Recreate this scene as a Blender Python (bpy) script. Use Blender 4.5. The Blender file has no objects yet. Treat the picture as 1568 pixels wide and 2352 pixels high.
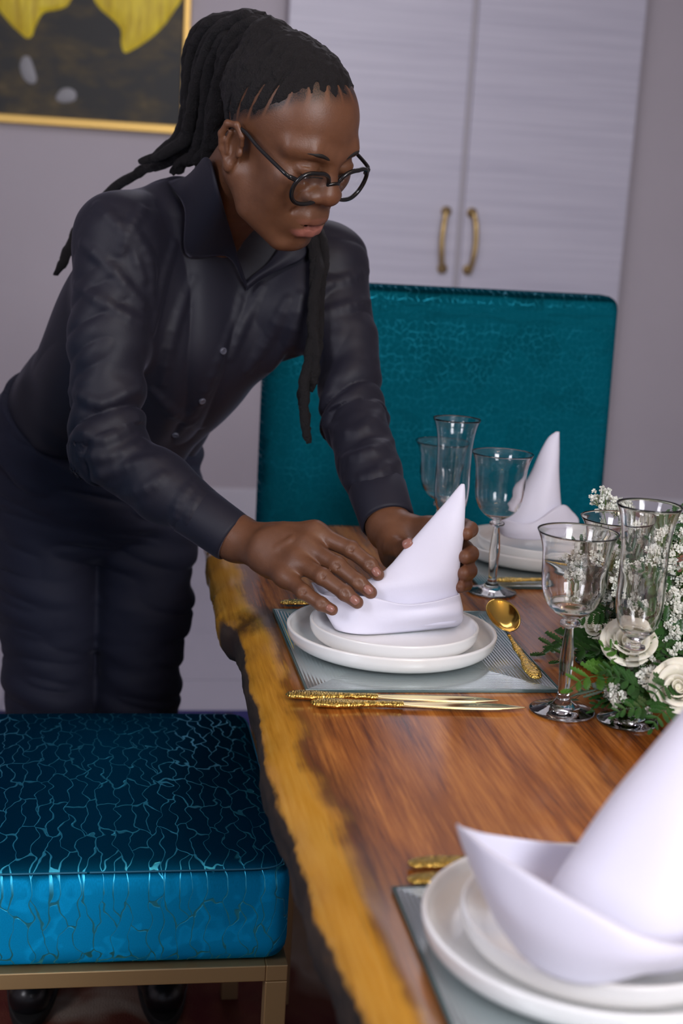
import bpy, bmesh, math, random
import numpy as np
from mathutils import Matrix, Vector
R_ = math.radians
random.seed(7)
scene = bpy.context.scene
col = scene.collection

# ------------------------------------------------------------------ camera
PITCH, YAW, ROLL, CAMH, FOC = R_(12), R_(10), R_(3.4), 1.32, 3267.0
_F = np.array([math.sin(YAW)*math.cos(PITCH), math.cos(YAW)*math.cos(PITCH), -math.sin(PITCH)])
_r = np.array([math.cos(YAW), -math.sin(YAW), 0.0]); _u = np.cross(_r, _F)
_R = _r*math.cos(ROLL)+_u*math.sin(ROLL); _U = _u*math.cos(ROLL)-_r*math.sin(ROLL)
CAM = np.array([0.0, 0.0, CAMH])
cd = bpy.data.cameras.new('camera'); cam = bpy.data.objects.new('camera', cd); col.objects.link(cam)
cam.matrix_world = Matrix(((_R[0], _U[0], -_F[0], 0), (_R[1], _U[1], -_F[1], 0), (_R[2], _U[2], -_F[2], CAMH), (0, 0, 0, 1)))
cd.sensor_fit = 'VERTICAL'; cd.sensor_height = 36.0; cd.lens = FOC/2352*36.0; cd.clip_start = .05; cd.clip_end = 60
cd.dof.use_dof = True; cd.dof.focus_distance = 1.82; cd.dof.aperture_fstop = 4.2
scene.camera = cam

# ------------------------------------------------------------------ light and exposure
scene.view_settings.view_transform = 'Standard'; scene.view_settings.look = 'None'
scene.view_settings.gamma = 1.0; scene.view_settings.exposure = 0.0; scene.view_settings.use_curve_mapping = False
world = bpy.data.worlds.new('world'); scene.world = world; world.use_nodes = True
bg = world.node_tree.nodes['Background']; bg.inputs[0].default_value = (.62, .62, .77, 1); bg.inputs[1].default_value = .40
def area(name, loc, target, sx, sy, power, color):
    l = bpy.data.lights.new(name, 'AREA'); l.shape = 'RECTANGLE'; l.size = sx; l.size_y = sy; l.energy = power; l.color = color
    o = bpy.data.objects.new(name, l); col.objects.link(o); o.location = loc
    o.rotation_euler = (Vector(target)-Vector(loc)).to_track_quat('-Z', 'Y').to_euler(); return o
area('window_light', (1.1, -1.3, 2.35), (.35, 1.9, .8), 1.0, 1.7, 86, (.95, .95, 1.0))
area('side_window_light', (-1.7, .2, 2.0), (.1, 2.2, .9), .6, 1.0, 22, (.93, .92, 1.0))
area('ceiling_fill_light', (.9, 3.9, 2.62), (.9, 4.3, 0), 1.6, .9, 15, (.93, .90, 1.0))  # added ambient fill under the ceiling for the back of the room, no fixture

def bulb(x, y, z, e):
    l = bpy.data.lights.new('chandelier_bulb', 'POINT'); l.energy = e; l.shadow_soft_size = .03; l.color = (1.0, .66, .32)
    o = bpy.data.objects.new('chandelier_bulb', l); col.objects.link(o); o.location = (x, y, z)
for k_ in range(6): bulb(.71+.30*math.cos(k_*1.047), .95+.30*math.sin(k_*1.047), 2.25, 1.5)

def at(px, py, d):          # a point of the place: seen at this pixel, d metres along the view axis
    return CAM + (_F + _R*((px-784)/FOC) + _U*(-(py-1176)/FOC))*d
def atz(px, py, z):         # the same, on the level z
    r = _F + _R*((px-784)/FOC) + _U*(-(py-1176)/FOC); return CAM + r*((z-CAMH)/r[2])

# ------------------------------------------------------------------ helpers
def tag(o, label=None, cat=None, group=None, kind=None):
    if label: o['label'] = label
    if cat: o['category'] = cat
    if group: o['group'] = group
    if kind: o['kind'] = kind
    return o
def empty(name, loc, label, cat, group=None, rz=0.0):
    o = bpy.data.objects.new(name, None); col.objects.link(o); o.location = loc; o.rotation_euler = (0, 0, rz)
    o.empty_display_size = .05
    return tag(o, label, cat, group)
def link(name, me, m=None, parent=None, world_coords=False, smooth=True):
    o = bpy.data.objects.new(name, me); col.objects.link(o)
    if m is not None and not me.materials: me.materials.append(m)
    if smooth and len(me.polygons): me.polygons.foreach_set('use_smooth', np.ones(len(me.polygons), bool))
    if parent is not None:
        o.parent = parent
        if world_coords:
            o.matrix_parent_inverse = (Matrix.LocRotScale(parent.location, parent.rotation_euler, parent.scale)).inverted()
    return o
def mesh(name, V, F):
    me = bpy.data.meshes.new(name); me.from_pydata([tuple(map(float, v)) for v in V], [], [tuple(map(int, f)) for f in F]); me.update(); return me
def obj(name, V, F, m, parent=None, smooth=True, wc=False):
    return link(name, mesh(name, V, F), m, parent, wc, smooth)
def bm_obj(name, bm, m, parent=None, smooth=False, wc=False):
    bmesh.ops.recalc_face_normals(bm, faces=bm.faces)
    me = bpy.data.meshes.new(name); bm.to_mesh(me); bm.free(); return link(name, me, m, parent, wc, smooth)
def bx(bm, x0, x1, y0, y1, z0, z1, bev=0.0, seg=2):
    b2 = bmesh.new(); bmesh.ops.create_cube(b2, size=1.0)
    bmesh.ops.scale(b2, vec=(x1-x0, y1-y0, z1-z0), verts=b2.verts); bmesh.ops.translate(b2, vec=((x0+x1)/2, (y0+y1)/2, (z0+z1)/2), verts=b2.verts)
    if bev: bmesh.ops.bevel(b2, geom=list(b2.edges), offset=bev, segments=seg, profile=.5, affect='EDGES')
    me = bpy.data.meshes.new('t'); b2.to_mesh(me); b2.free(); bm.from_mesh(me); bpy.data.meshes.remove(me)
def box(name, ext, m, parent=None, bev=.002, wc=False):
    bm = bmesh.new(); bx(bm, *ext, bev); return bm_obj(name, bm, m, parent, False, wc)
def lathe(prof, n=48, close=False):
    V, F = [], []
    for r, z in prof:
        for k in range(n):
            a = 2*math.pi*k/n; V.append((r*math.cos(a), r*math.sin(a), z))
    m = len(prof)
    for i in range(m-1 if not close else m):
        j = (i+1) % m
        for k in range(n): F.append((i*n+k, i*n+(k+1) % n, j*n+(k+1) % n, j*n+k))
    return V, F
def spline(P, n):
    P = np.asarray(P, float); m = len(P); t = np.linspace(0, m-1, n); i = np.clip(t.astype(int), 0, m-2); f = (t-i)[:, None]
    Q = np.vstack([2*P[0]-P[1], P, 2*P[-1]-P[-2]])
    p0, p1, p2, p3 = Q[i], Q[i+1], Q[i+2], Q[i+3]
    return .5*((2*p1)+(-p0+p2)*f+(2*p0-5*p1+4*p2-p3)*f*f+(-p0+3*p1-3*p2+p3)*f**3)
def tube(P, rad, n=8, cap=True):
    P = np.asarray(P, float); m = len(P); rad = np.broadcast_to(np.asarray(rad, float), (m,))
    T = np.gradient(P, axis=0); T /= np.linalg.norm(T, axis=1)[:, None]+1e-12
    u = np.cross(T[0], (0.13, .31, .94)); u /= np.linalg.norm(u)
    V = []
    for i in range(m):
        u = u-T[i]*np.dot(u, T[i]); u /= np.linalg.norm(u)+1e-12; w = np.cross(T[i], u)
        for k in range(n):
            a = 2*math.pi*k/n; V.append(P[i]+rad[i]*(math.cos(a)*u+math.sin(a)*w))
    F = [(i*n+k, i*n+(k+1) % n, (i+1)*n+(k+1) % n, (i+1)*n+k) for i in range(m-1) for k in range(n)]
    if cap: F += [tuple(range(n-1, -1, -1)), tuple(range((m-1)*n, m*n))]
    return V, F
def join(parts):
    V, F = [], []
    for v, f in parts:
        o = len(V); V += [tuple(p) for p in v]; F += [tuple(i+o for i in q) for q in f]
    return V, F
def grid_faces(nu, nv, wrap=False):
    F = []
    for i in range(nu-1):
        for j in range(nv if wrap else nv-1):
            k = (j+1) % nv; F.append((i*nv+j, i*nv+k, (i+1)*nv+k, (i+1)*nv+j))
    return F
def patch(rows, nu=24, nv=32):
    rows = [spline(r, nv) for r in rows]; A = np.array(rows)
    G = np.array([spline(A[:, j], nu) for j in range(nv)]).transpose(1, 0, 2)
    return G.reshape(-1, 3), grid_faces(nu, nv)
def mod(o, kind, **kw):
    m = o.modifiers.new(kind.lower(), kind)
    for k, v in kw.items(): setattr(m, k, v)
    return m
def rbox(sx, sy, sz, r, n=14, bulge=0.0):
    V, F = [], []; h = np.array([sx, sy, sz])/2
    for ax in range(3):
        for sg in (-1, 1):
            o = len(V); a, b = [(1, 2), (2, 0), (0, 1)][ax]
            # points crowd towards the edges so that the rounding is smooth
            ts = lambda s: np.concatenate([-s/2+r*(1-np.cos(np.linspace(0, math.pi/2, 5)))*1.0, np.linspace(-s/2+r, s/2-r, n)[1:-1], s/2-r+r*np.sin(np.linspace(0, math.pi/2, 5))])
            A, B = ts(2*h[a]), ts(2*h[b])
            for x in A:
                for y in B:
                    p = np.zeros(3); p[a] = x; p[b] = y; p[ax] = sg*h[ax]
                    c = np.clip(p, -h+r, h-r); d = p-c; d = d/(np.linalg.norm(d)+1e-12); q = c+d*r
                    if bulge and ax == 2 and sg > 0: q[2] += bulge*(1-(q[0]/h[0])**2)*(1-(q[1]/h[1])**2)
                    V.append(q)
            nb = len(B)
            for i in range(len(A)-1):
                for j in range(nb-1):
                    f = (o+i*nb+j, o+(i+1)*nb+j, o+(i+1)*nb+j+1, o+i*nb+j+1); F.append(f if sg > 0 else f[::-1])
    return V, F

# ------------------------------------------------------------------ materials
def srgb(r, g, b): return tuple(((c/255)/12.92 if c/255 <= .04045 else ((c/255+.055)/1.055)**2.4) for c in (r, g, b))+(1.0,)
def mat(name, base=(.8, .8, .8, 1), rough=.5, metal=0.0, **kw):
    m = bpy.data.materials.new(name); m.use_nodes = True; b = m.node_tree.nodes['Principled BSDF']
    b.inputs['Base Color'].default_value = base; b.inputs['Roughness'].default_value = rough; b.inputs['Metallic'].default_value = metal
    for k, v in kw.items(): b.inputs[k].default_value = v
    return m
class NT:
    def __init__(s, m): s.t = m.node_tree; s.b = s.t.nodes.get('Principled BSDF')
    def n(s, typ, props=None, **inp):
        nd = s.t.nodes.new(typ)
        for k, v in (props or {}).items(): setattr(nd, k, v)
        for k, v in inp.items():
            key = int(k[1:]) if k[0] == 'i' and k[1:].isdigit() else k.replace('_', ' ')
            if isinstance(v, bpy.types.NodeSocket): s.t.links.new(v, nd.inputs[key])
            else: nd.inputs[key].default_value = v
        return nd
    def l(s, a, b): s.t.links.new(a, b)
    def ramp(s, fac, stops, interp='LINEAR'):
        nd = s.t.nodes.new('ShaderNodeValToRGB'); nd.color_ramp.interpolation = interp; e = nd.color_ramp.elements
        while len(e) > 1: e.remove(e[-1])
        e[0].position = stops[0][0]; e[0].color = stops[0][1]
        for p, c in stops[1:]: x = e.new(p); x.color = c
        s.l(fac, nd.inputs[0]); return nd.outputs[0]
    def math(s, op, a, b=0.0): return s.n('ShaderNodeMath', dict(operation=op), i0=a, i1=b).outputs[0]
    def mix(s, f, a, b, blend='MIX'):
        nd = s.t.nodes.new('ShaderNodeMix'); nd.data_type = 'RGBA'; nd.blend_type = blend
        for k, v in ((0, f), (6, a), (7, b)):
            if isinstance(v, bpy.types.NodeSocket): s.l(v, nd.inputs[k])
            else: nd.inputs[k].default_value = v
        return nd.outputs[2]
    def coords(s, scale=(1, 1, 1), kind='Object'):
        c = s.t.nodes.new('ShaderNodeTexCoord'); mp = s.n('ShaderNodeMapping', i0=c.outputs[kind]); mp.inputs['Scale'].default_value = scale; return mp.outputs[0]
    def noise(s, vec, scale, detail=3.0, rough=.5, dist=0.0): return s.n('ShaderNodeTexNoise', None, Vector=vec, Scale=scale, Detail=detail, Roughness=rough, Distortion=dist).outputs[0]
    def bump(s, h, strength=.3, dist=.002, normal=None):
        nd = s.n('ShaderNodeBump', None, Height=h, Strength=strength, Distance=dist)
        s.l(nd.outputs[0], s.b.inputs['Normal']); return nd.outputs[0]
BLK = (0, 0, 0, 1); WHT = (1, 1, 1, 1)

def wall_mat(name, c, amt=.06, scale=3.0):
    m = mat(name, c, .6); t = NT(m); f = t.noise(t.coords(), scale, 4)
    t.l(t.mix(f, tuple(x*(1-amt) for x in c[:3])+(1,), tuple(min(1, x*(1+amt)) for x in c[:3])+(1,)), t.b.inputs['Base Color'])
    t.bump(t.noise(t.coords(), 220, 2), .08, .001); return m
M = {}
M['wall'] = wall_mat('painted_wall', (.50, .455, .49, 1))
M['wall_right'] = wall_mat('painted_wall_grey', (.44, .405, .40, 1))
M['ceiling'] = wall_mat('ceiling_paint', (.75, .73, .75, 1))
def cabinet_mat():
    m = mat('white_laminate', (.60, .58, .66, 1), .35); t = NT(m)
    f = t.noise(t.coords((.6, 1, 26)), 2.5, 4, .6)
    t.l(t.ramp(f, [(.3, (.53, .515, .60, 1)), (.7, (.66, .64, .72, 1))]), t.b.inputs['Base Color']); return m
M['cabinet'] = cabinet_mat()
M['cabinet_side'] = mat('cabinet_carcass', (.50, .47, .50, 1), .5)
M['trim'] = mat('white_trim', (.66, .64, .69, 1), .35)
M['brass'] = mat('brushed_brass', (.60, .43, .19, 1), .32, 1.0)
def gold_mat(name, rel):
    m = mat(name, (.95, .62, .13, 1), .17, 1.0); t = NT(m)
    if rel:
        v = t.n('ShaderNodeTexVoronoi', dict(feature='SMOOTH_F1'), Vector=t.coords(), Scale=330.0).outputs[0]
        w = t.n('ShaderNodeTexWave', None, Vector=t.coords(), Scale=110.0, Distortion=9.0, Detail=2.0).outputs[1]
        t.bump(t.math('ADD', v, t.math('MULTIPLY', w, .5)), .9, .0014)
        t.l(t.ramp(t.math('ADD', v, t.math('MULTIPLY', w, .25)), [(.15, (.42, .25, .04, 1)), (.5, (.97, .66, .16, 1))]), t.b.inputs['Base Color'])
    return m
M['gold'] = gold_mat('polished_gold', False); M['gold_relief'] = gold_mat('ornate_gold', True)
M['gold_pale'] = mat('gold_blade', (.98, .78, .38, 1), .14, 1.0)
def china():
    m = mat('white_porcelain', (.92, .92, .91, 1), .14); t = NT(m); t.bump(t.noise(t.coords((1, 1, 1)), 90, 2), .015, .001); return m
M['china'] = china()
M['glass'] = mat('clear_glass', (1, 1, 1, 1), 0.0, 0.0, **{'Transmission Weight': 1.0, 'IOR': 1.5})
def tile_mat(name, c):
    m = mat(name, c, .22); t = NT(m)
    f = t.noise(t.coords(), 4, 4); t.l(t.mix(f, tuple(x*.93 for x in c[:3])+(1,), tuple(x*1.05 for x in c[:3])+(1,)), t.b.inputs['Base Color']); return m
M['tile'] = tile_mat('pale_floor_tile', (.42, .41, .48, 1)); M['grout'] = mat('grout', (.36, .35, .42, 1), .8)
def rug_mat():
    m = mat('abstract_rug', (.2, .2, .3, 1), .95); t = NT(m)
    p = t.coords(); n1 = t.noise(t.coords((1, .8, 1)), 3.1, 3, .55, 1.2)
    sep = t.n('ShaderNodeSeparateXYZ', i0=p)
    y = t.math('ADD', t.math('MULTIPLY_ADD', sep.outputs[1], 1/3.9), t.math('MULTIPLY', t.math('SUBTRACT', n1, .5), .34)); y.node.inputs[0].links[0].from_node.inputs[2].default_value = .5
    c = t.ramp(y, [(0.0, srgb(60, 12, 14)), (.60, srgb(96, 8, 14)), (.645, srgb(120, 60, 40)), (.68, srgb(176, 156, 140)), (.76, srgb(150, 118, 80)), (.83, srgb(120, 132, 170)), (.88, srgb(172, 166, 172)), (.925, srgb(46, 50, 120)), (1.0, srgb(40, 38, 104))])
    redx = t.ramp(t.math('ADD', sep.outputs[0], t.math('MULTIPLY', n1, .3)), [(-.18+.3, BLK), (-.10+.3, WHT)]); redy = t.ramp(sep.outputs[1], [(.58, WHT), (.66, BLK)])
    c = t.mix(t.math('MULTIPLY', redx, redy), c, srgb(96, 10, 14)); low = t.ramp(t.math('MULTIPLY_ADD', sep.outputs[1], 1.0), [(.50, WHT), (.95, BLK)]); c = t.mix(t.math('MULTIPLY', low, t.math('SUBTRACT', 1.0, redx)), c, srgb(120, 92, 50))
    n2 = t.noise(p, 9, 3, .6); bl = t.ramp(n2, [(.60, BLK), (.66, WHT)])
    t.l(t.mix(t.math('MULTIPLY', bl, .8), c, srgb(24, 20, 20)), t.b.inputs['Base Color'])
    t.bump(t.noise(p, 420, 2), .7, .006); return m
M['rug'] = rug_mat()

def wood_top():
    m = mat('live_edge_wood', (.3, .15, .05, 1), .20, **{'Specular IOR Level': .42}); t = NT(m)
    a = t.n('ShaderNodeAttribute', dict(attribute_name='edge')).outputs['Fac']
    p = t.coords()
    big = t.noise(t.coords((8.5, .75, 3)), 2.0, 4, .6, .9); fine = t.noise(t.coords((80, 2.6, 30)), 3.0, 5, .7, .35)
    grain = t.math('ADD', t.math('MULTIPLY', big, .62), t.math('MULTIPLY', fine, .38))
    heart = t.ramp(grain, [(.34, (.070, .017, .004, 1)), (.43, (.20, .056, .010, 1)), (.51, (.36, .115, .020, 1)), (.60, (.56, .21, .040, 1))])
    sap = t.ramp(grain, [(.32, (.13, .045, .007, 1)), (.41, (.40, .17, .018, 1)), (.52, (.58, .27, .028, 1)), (.64, (.68, .36, .06, 1))])
    e = t.math('ADD', a, t.math('ADD', t.math('MULTIPLY', t.math('SUBTRACT', t.noise(t.coords((3, 5, 3)), 1.7, 3), .5), .05), t.math('MULTIPLY', t.math('SUBTRACT', fine, .5), .04)))
    eh = t.ramp(t.math('MULTIPLY', e, 10.0), [(.40, BLK), (.52, WHT)])
    c = t.mix(eh, sap, heart)
    # the thin dark line where sapwood meets heartwood
    dl = t.ramp(t.math('MULTIPLY', e, 10.0), [(.34, BLK), (.46, (.75, .75, .75, 1)), (.52, (.7, .7, .7, 1)), (.85, BLK)])
    c = t.mix(t.math('MULTIPLY', dl, .8), c, (.045, .016, .006, 1))
    # bark on the flank, missing on the far stretch
    sepy = t.n('ShaderNodeSeparateXYZ', i0=p).outputs[1]
    far = t.ramp(t.math('DIVIDE', sepy, 4.0), [(1.93/4, WHT), (1.945/4, BLK)])
    bn = t.noise(t.coords((18, 6, 18)), 2.5, 4, .6)
    eb = t.math('ADD', a, t.math('MULTIPLY', t.math('SUBTRACT', bn, .5), .022))
    bk = t.ramp(t.math('ADD', t.math('MULTIPLY', eb, 10.0), .5), [(.49, WHT), (.56, BLK)])
    barkc = t.ramp(bn, [(.3, (.010, .007, .006, 1)), (.6, (.040, .026, .018, 1)), (.8, (.10, .055, .022, 1))])
    c = t.mix(t.math('MULTIPLY', bk, far), c, barkc)
    # dark band across the sapwood at the notch
    d1 = t.math('ABSOLUTE', t.math('SUBTRACT', sepy, 1.89)); kn = t.ramp(t.math('ADD', d1, t.math('MULTIPLY', t.math('SUBTRACT', bn, .5), .1)), [(.01, WHT), (.06, BLK)])
    near_edge = t.ramp(a, [(.10, WHT), (.16, BLK)])
    c = t.mix(t.math('MULTIPLY', t.math('MULTIPLY', kn, near_edge), .85), c, (.030, .014, .010, 1))
    t.l(c, t.b.inputs['Base Color'])
    rg = t.ramp(t.math('MULTIPLY', bk, far), [(0, (.19, .19, .19, 1)), (1, (.8, .8, .8, 1))]); t.l(rg, t.b.inputs['Roughness'])
    hb = t.math('ADD', t.math('MULTIPLY', fine, .25), t.math('MULTIPLY', t.math('MULTIPLY', bn, bk), 5.0)); t.bump(hb, .12, .002)
    pass
    return m
M['wood'] = wood_top()
M['leg_dark'] = mat('dark_leg_wood', (.035, .02, .014, 1), .5)

def velvet(name, cell, line, sc=(1, 1), patch_amt=1.2):
    m = bpy.data.materials.new(name); m.use_nodes = True; t = NT(m); tr = t.t; tr.nodes.remove(t.b)
    out = tr.nodes['Material Output']
    uv = t.n('ShaderNodeTexCoord').outputs['UV']
    mp = t.n('ShaderNodeMapping', i0=uv); mp.inputs['Scale'].default_value = (50*sc[0], 15*sc[1], 1)
    wob = t.n('ShaderNodeTexNoise', None, Vector=uv, Scale=38.0, Detail=1.0)
    off = t.n('ShaderNodeVectorMath', dict(operation='SCALE'), i0=wob.outputs[1]); off.inputs['Scale'].default_value = .8
    sx = t.n('ShaderNodeSeparateXYZ', i0=mp.outputs[0]); zig = t.math('MULTIPLY', t.math('SINE', t.math('MULTIPLY', sx.outputs[1], 9.0)), .14)
    zz_ = t.n('ShaderNodeCombineXYZ', i0=zig); pv = t.n('ShaderNodeVectorMath', dict(operation='ADD'), i0=mp.outputs[0], i1=off.outputs[0]).outputs[0]
    pv = t.n('ShaderNodeVectorMath', dict(operation='ADD'), i0=pv, i1=zz_.outputs[0]).outputs[0]
    vo = t.n('ShaderNodeTexVoronoi', dict(feature='DISTANCE_TO_EDGE', voronoi_dimensions='2D'), Vector=pv, Scale=1.0, Randomness=.78)
    wid = t.n('ShaderNodeTexNoise', None, Vector=uv, Scale=26.0, Detail=2.0).outputs[0]
    thr = t.math('MULTIPLY_ADD', wid, .115); thr.node.inputs[2].default_value = -.022
    mask = t.n('ShaderNodeMapRange', None, i0=vo.outputs[0], i1=t.math('MULTIPLY', thr, .55), i2=thr).outputs[0]      # 0 = groove, 1 = pile
    geo = t.n('ShaderNodeNewGeometry'); N = geo.outputs['Normal']
    # the pile is brushed upwards and away: its fibres lean along L within the surface
    L = t.n('ShaderNodeCombineXYZ', i0=0.0, i1=.72, i2=.69).outputs[0]
    dt = t.n('ShaderNodeVectorMath', dict(operation='DOT_PRODUCT'), i0=L, i1=N).outputs[1]
    sc_ = t.n('ShaderNodeVectorMath', dict(operation='SCALE'), i0=N); t.l(dt, sc_.inputs['Scale'])
    lt = t.n('ShaderNodeVectorMath', dict(operation='SUBTRACT'), i0=L, i1=sc_.outputs[0]).outputs[0]
    lt = t.n('ShaderNodeVectorMath', dict(operation='NORMALIZE'), i0=lt).outputs[0]
    brush = t.n('ShaderNodeTexNoise', None, Vector=uv, Scale=9.0, Detail=3.0, Roughness=.6).outputs[0]
    nz = t.n('ShaderNodeSeparateXYZ', i0=N).outputs[2]; topm = t.ramp(nz, [(.45, BLK), (.75, WHT)])
    side = t.ramp(brush, [(.49, (.0, .0, .0, 1)), (.56, (1.1, 1.1, 1.1, 1))])
    amt = t.mix(topm, t.mix(1.0, side, (patch_amt,)*3+(1,), 'MULTIPLY'), (2.2, 2.2, 2.2, 1))
    nn = t.n('ShaderNodeVectorMath', dict(operation='SCALE'), i0=N); nn.inputs['Scale'].default_value = .62
    ll = t.n('ShaderNodeVectorMath', dict(operation='SCALE'), i0=lt); t.l(amt, ll.inputs['Scale'])
    pn = t.n('ShaderNodeVectorMath', dict(operation='NORMALIZE'), i0=t.n('ShaderNodeVectorMath', dict(operation='ADD'), i0=nn.outputs[0], i1=ll.outputs[0]).outputs[0]).outputs[0]
    fz = t.noise(uv, 900, 2); cc = t.mix(fz, tuple(x*.7 for x in cell[:3])+(1,), tuple(x*1.3 for x in cell[:3])+(1,))
    pile = t.n('ShaderNodeBsdfDiffuse', None, Color=cc, Normal=pn)
    bmp = t.n('ShaderNodeBump', None, Height=mask, Strength=.35, Distance=.002)
    sat = t.n('ShaderNodeBsdfPrincipled'); sat.inputs['Base Color'].default_value = line; sat.inputs['Roughness'].default_value = .34; sat.inputs['Metallic'].default_value = .9
    t.l(bmp.outputs[0], sat.inputs['Normal'])
    mx = t.n('ShaderNodeMixShader', i0=mask, i1=sat.outputs[0], i2=pile.outputs[0])
    t.l(mx.outputs[0], out.inputs[0]); return m
M['velvet'] = velvet('blue_velvet', (.003, .260, .540, 1), (.07, .66, .98, 1))
M['velvet_teal'] = velvet('teal_velvet', (.002, .105, .150, 1), (.006, .16, .23, 1), (1.5, 4.2), .6)
M['frame'] = mat('champagne_metal', (.58, .41, .21, 1), .40, .75)
def placemat_mat():
    m = mat('ribbed_mirror_glass', (.52, .58, .58, 1), .14, .75); t = NT(m)
    sp = t.n('ShaderNodeSeparateXYZ', i0=t.coords(kind='Object'))
    ex = t.math('SUBTRACT', .155, t.math('ABSOLUTE', sp.outputs[0])); ey = t.math('SUBTRACT', .168, t.math('ABSOLUTE', sp.outputs[1]))
    dd = t.math('MINIMUM', ex, ey)
    w = t.math('SINE', t.math('MULTIPLY', dd, 2*math.pi/.0042))
    t.bump(w, .30, .0005); return m
M['mat'] = placemat_mat(); M['mat_edge'] = mat('green_glass_edge', (.06, .11, .11, 1), .15)
def napkin_mat():
    m = mat('satin_napkin', (.78, .77, .90, 1), .5); t = NT(m)
    t.b.inputs['Sheen Weight'].default_value = .25
    w = t.noise(t.coords((1, 1, .25)), 900, 2); t.bump(w, .12, .0006); return m
M['napkin'] = napkin_mat()

# ------------------------------------------------------------------ the room
YW, XL, XR, ZC = 5.6, -2.6, 3.4, 2.75
def struct(o): o['kind'] = 'structure'; return o
struct(box('floor', (XL, XR, -2.2, YW, -.05, -.004), M['grout'], bev=0))
floor = bpy.data.objects['floor']
tile_me = None
TS = .46
for i in range(12):
    for j in range(6):
        x = -2.07+i*TS; y = 3.37+j*TS
        if x+TS > XR or y > YW: continue
        y1 = min(y+TS-.004, YW-.002)
        if tile_me is None or y1 < y+TS-.01:
            o = box('floor_tile', (0, TS-.004, 0, y1-y, -.004, .0), M['tile'], floor, .0012)
            if tile_me is None: tile_me = o.data
        else: o = link('floor_tile', tile_me, None, floor, smooth=False)
        o.location = (x, y, 0)
struct(box('wall_back', (XL, XR, YW, YW+.1, 0, ZC), M['wall'], bev=0))
struct(box('wall_left', (XL-.1, XL, -2.2, YW, 0, ZC), M['wall'], bev=0))
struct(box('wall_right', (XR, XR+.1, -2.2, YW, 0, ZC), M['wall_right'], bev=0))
struct(box('ceiling', (XL, XR, -2.2, YW, ZC, ZC+.1), M['ceiling'], bev=0))
struct(box('baseboard_back', (XL, XR, YW-.016, YW, 0, .20), M['trim'], bev=.003))
struct(box('baseboard_left', (XL, XL+.016, -2.2, YW, 0, .20), M['trim'], bev=.003))
# wardrobe
wd = empty('wardrobe', (1.375, YW, 0), 'tall pale lavender wardrobe with two doors behind the teal chair', 'wardrobe')
W0, W1, WF = .665, 2.05, YW-.08
bm = bmesh.new(); bx(bm, W0, W1, WF+.02, YW-.001, 0.2, ZC-.002, .002); bm_obj('body', bm, M['cabinet_side'], wd, wc=True)
for x0, x1, hx, s in ((W0, 1.364, 1.315, -1), (1.388, W1, 1.418, 1)):
    bm = bmesh.new(); bx(bm, x0, x1, WF, WF+.02, .21, ZC-.012, .003); dr = bm_obj('door', bm, M['cabinet'], wd, wc=True)
    P = [(hx, WF, 1.335), (hx+s*.004, WF-.022, 1.332), (hx+s*.012, WF-.034, 1.29), (hx+s*.016, WF-.036, 1.225), (hx+s*.012, WF-.034, 1.16), (hx+s*.004, WF-.022, 1.118), (hx, WF, 1.115)]
    h = obj('handle', *join([tube(spline(P, 30), .0105, 10)]+[tube([(hx, WF+.001, z), (hx, WF-.008, z)], .02, 14) for z in (1.335, 1.115)]), M['brass'], None)
    h.parent = dr
# painting of yellow petals
pt = empty('painting', (-.23, YW, 1.56), 'framed dark painting of large yellow petals on the back wall', 'painting')
PX0, PX1, PZ0, PZ1 = -.98, .305, 1.56, 2.4
def painting_canvas():
    m = mat('painted_canvas', (.01, .01, .01, 1), .5); t = NT(m)
    n = t.noise(t.coords((1.3, 1, 2.2)), 4.6, 4, .6); t.l(t.ramp(n, [(.45, (.006, .006, .005, 1)), (.62, (.055, .036, .006, 1)), (.75, (.12, .085, .03, 1))]), t.b.inputs['Base Color']); return m
box('canvas', (PX0+.02, PX1-.02, YW-.018, YW-.004, PZ0+.02, PZ1-.02), painting_canvas(), pt, 0, wc=True)
M['picture_frame'] = mat('gilt_frame', (.68, .44, .13, 1), .4, .7)
for nm, e in (('frame', (PX0, PX1, PZ0, PZ0+.032)), ('frame', (PX0, PX1, PZ1-.032, PZ1)), ('frame', (PX0, PX0+.026, PZ0+.032, PZ1-.032)), ('frame', (PX1-.026, PX1, PZ0+.032, PZ1-.032))):
    box(nm, (e[0], e[1], YW-.034, YW-.001, e[2], e[3]), M['picture_frame'], pt, .004, wc=True)
def petal_mat():
    m = mat('yellow_petal_paint', (.7, .52, .02, 1), .45); t = NT(m)
    w = t.noise(t.coords((9, 1, 1.2)), 5, 3, .6, .5); t.l(t.ramp(w, [(.3, (.62, .42, .008, 1)), (.6, (.95, .74, .03, 1))]), t.b.inputs['Base Color']); t.bump(w, .5, .01); return m
pm = petal_mat()
def petal(pts, nm='petal', m=pm, lift=.006):
    # outline of a painted petal, a low relief of paint on the canvas
    q_ = spline(np.array(list(pts)+[pts[0]], float), 64)[:-1]; P = [atY(x, y, YW-.018) for x, y in q_]
    c = np.mean(P, axis=0); V = [c+np.array([0, -lift, 0])]+[p+(c-p)*.12+np.array([0, -lift*.8, 0]) for p in P]+P; n = len(P)
    F = [(0, 1+i, 1+(i+1) % n) for i in range(n)]+[(1+i, 1+n+i, 1+n+(i+1) % n, 1+(i+1) % n) for i in range(n)]
    return obj(nm, V, F, m, pt, wc=True)
def atY(px, py, Y):
    r = _F + _R*((px-784)/FOC) + _U*(-(py-1176)/FOC); return CAM + r*(Y/r[1])
petal([(-40, -60), (-10, 10), (20, 50), (45, 75), (62, 88), (74, 82), (82, 60), (100, 30), (135, 22), (160, 5), (175, -60), (60, -140)])
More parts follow.
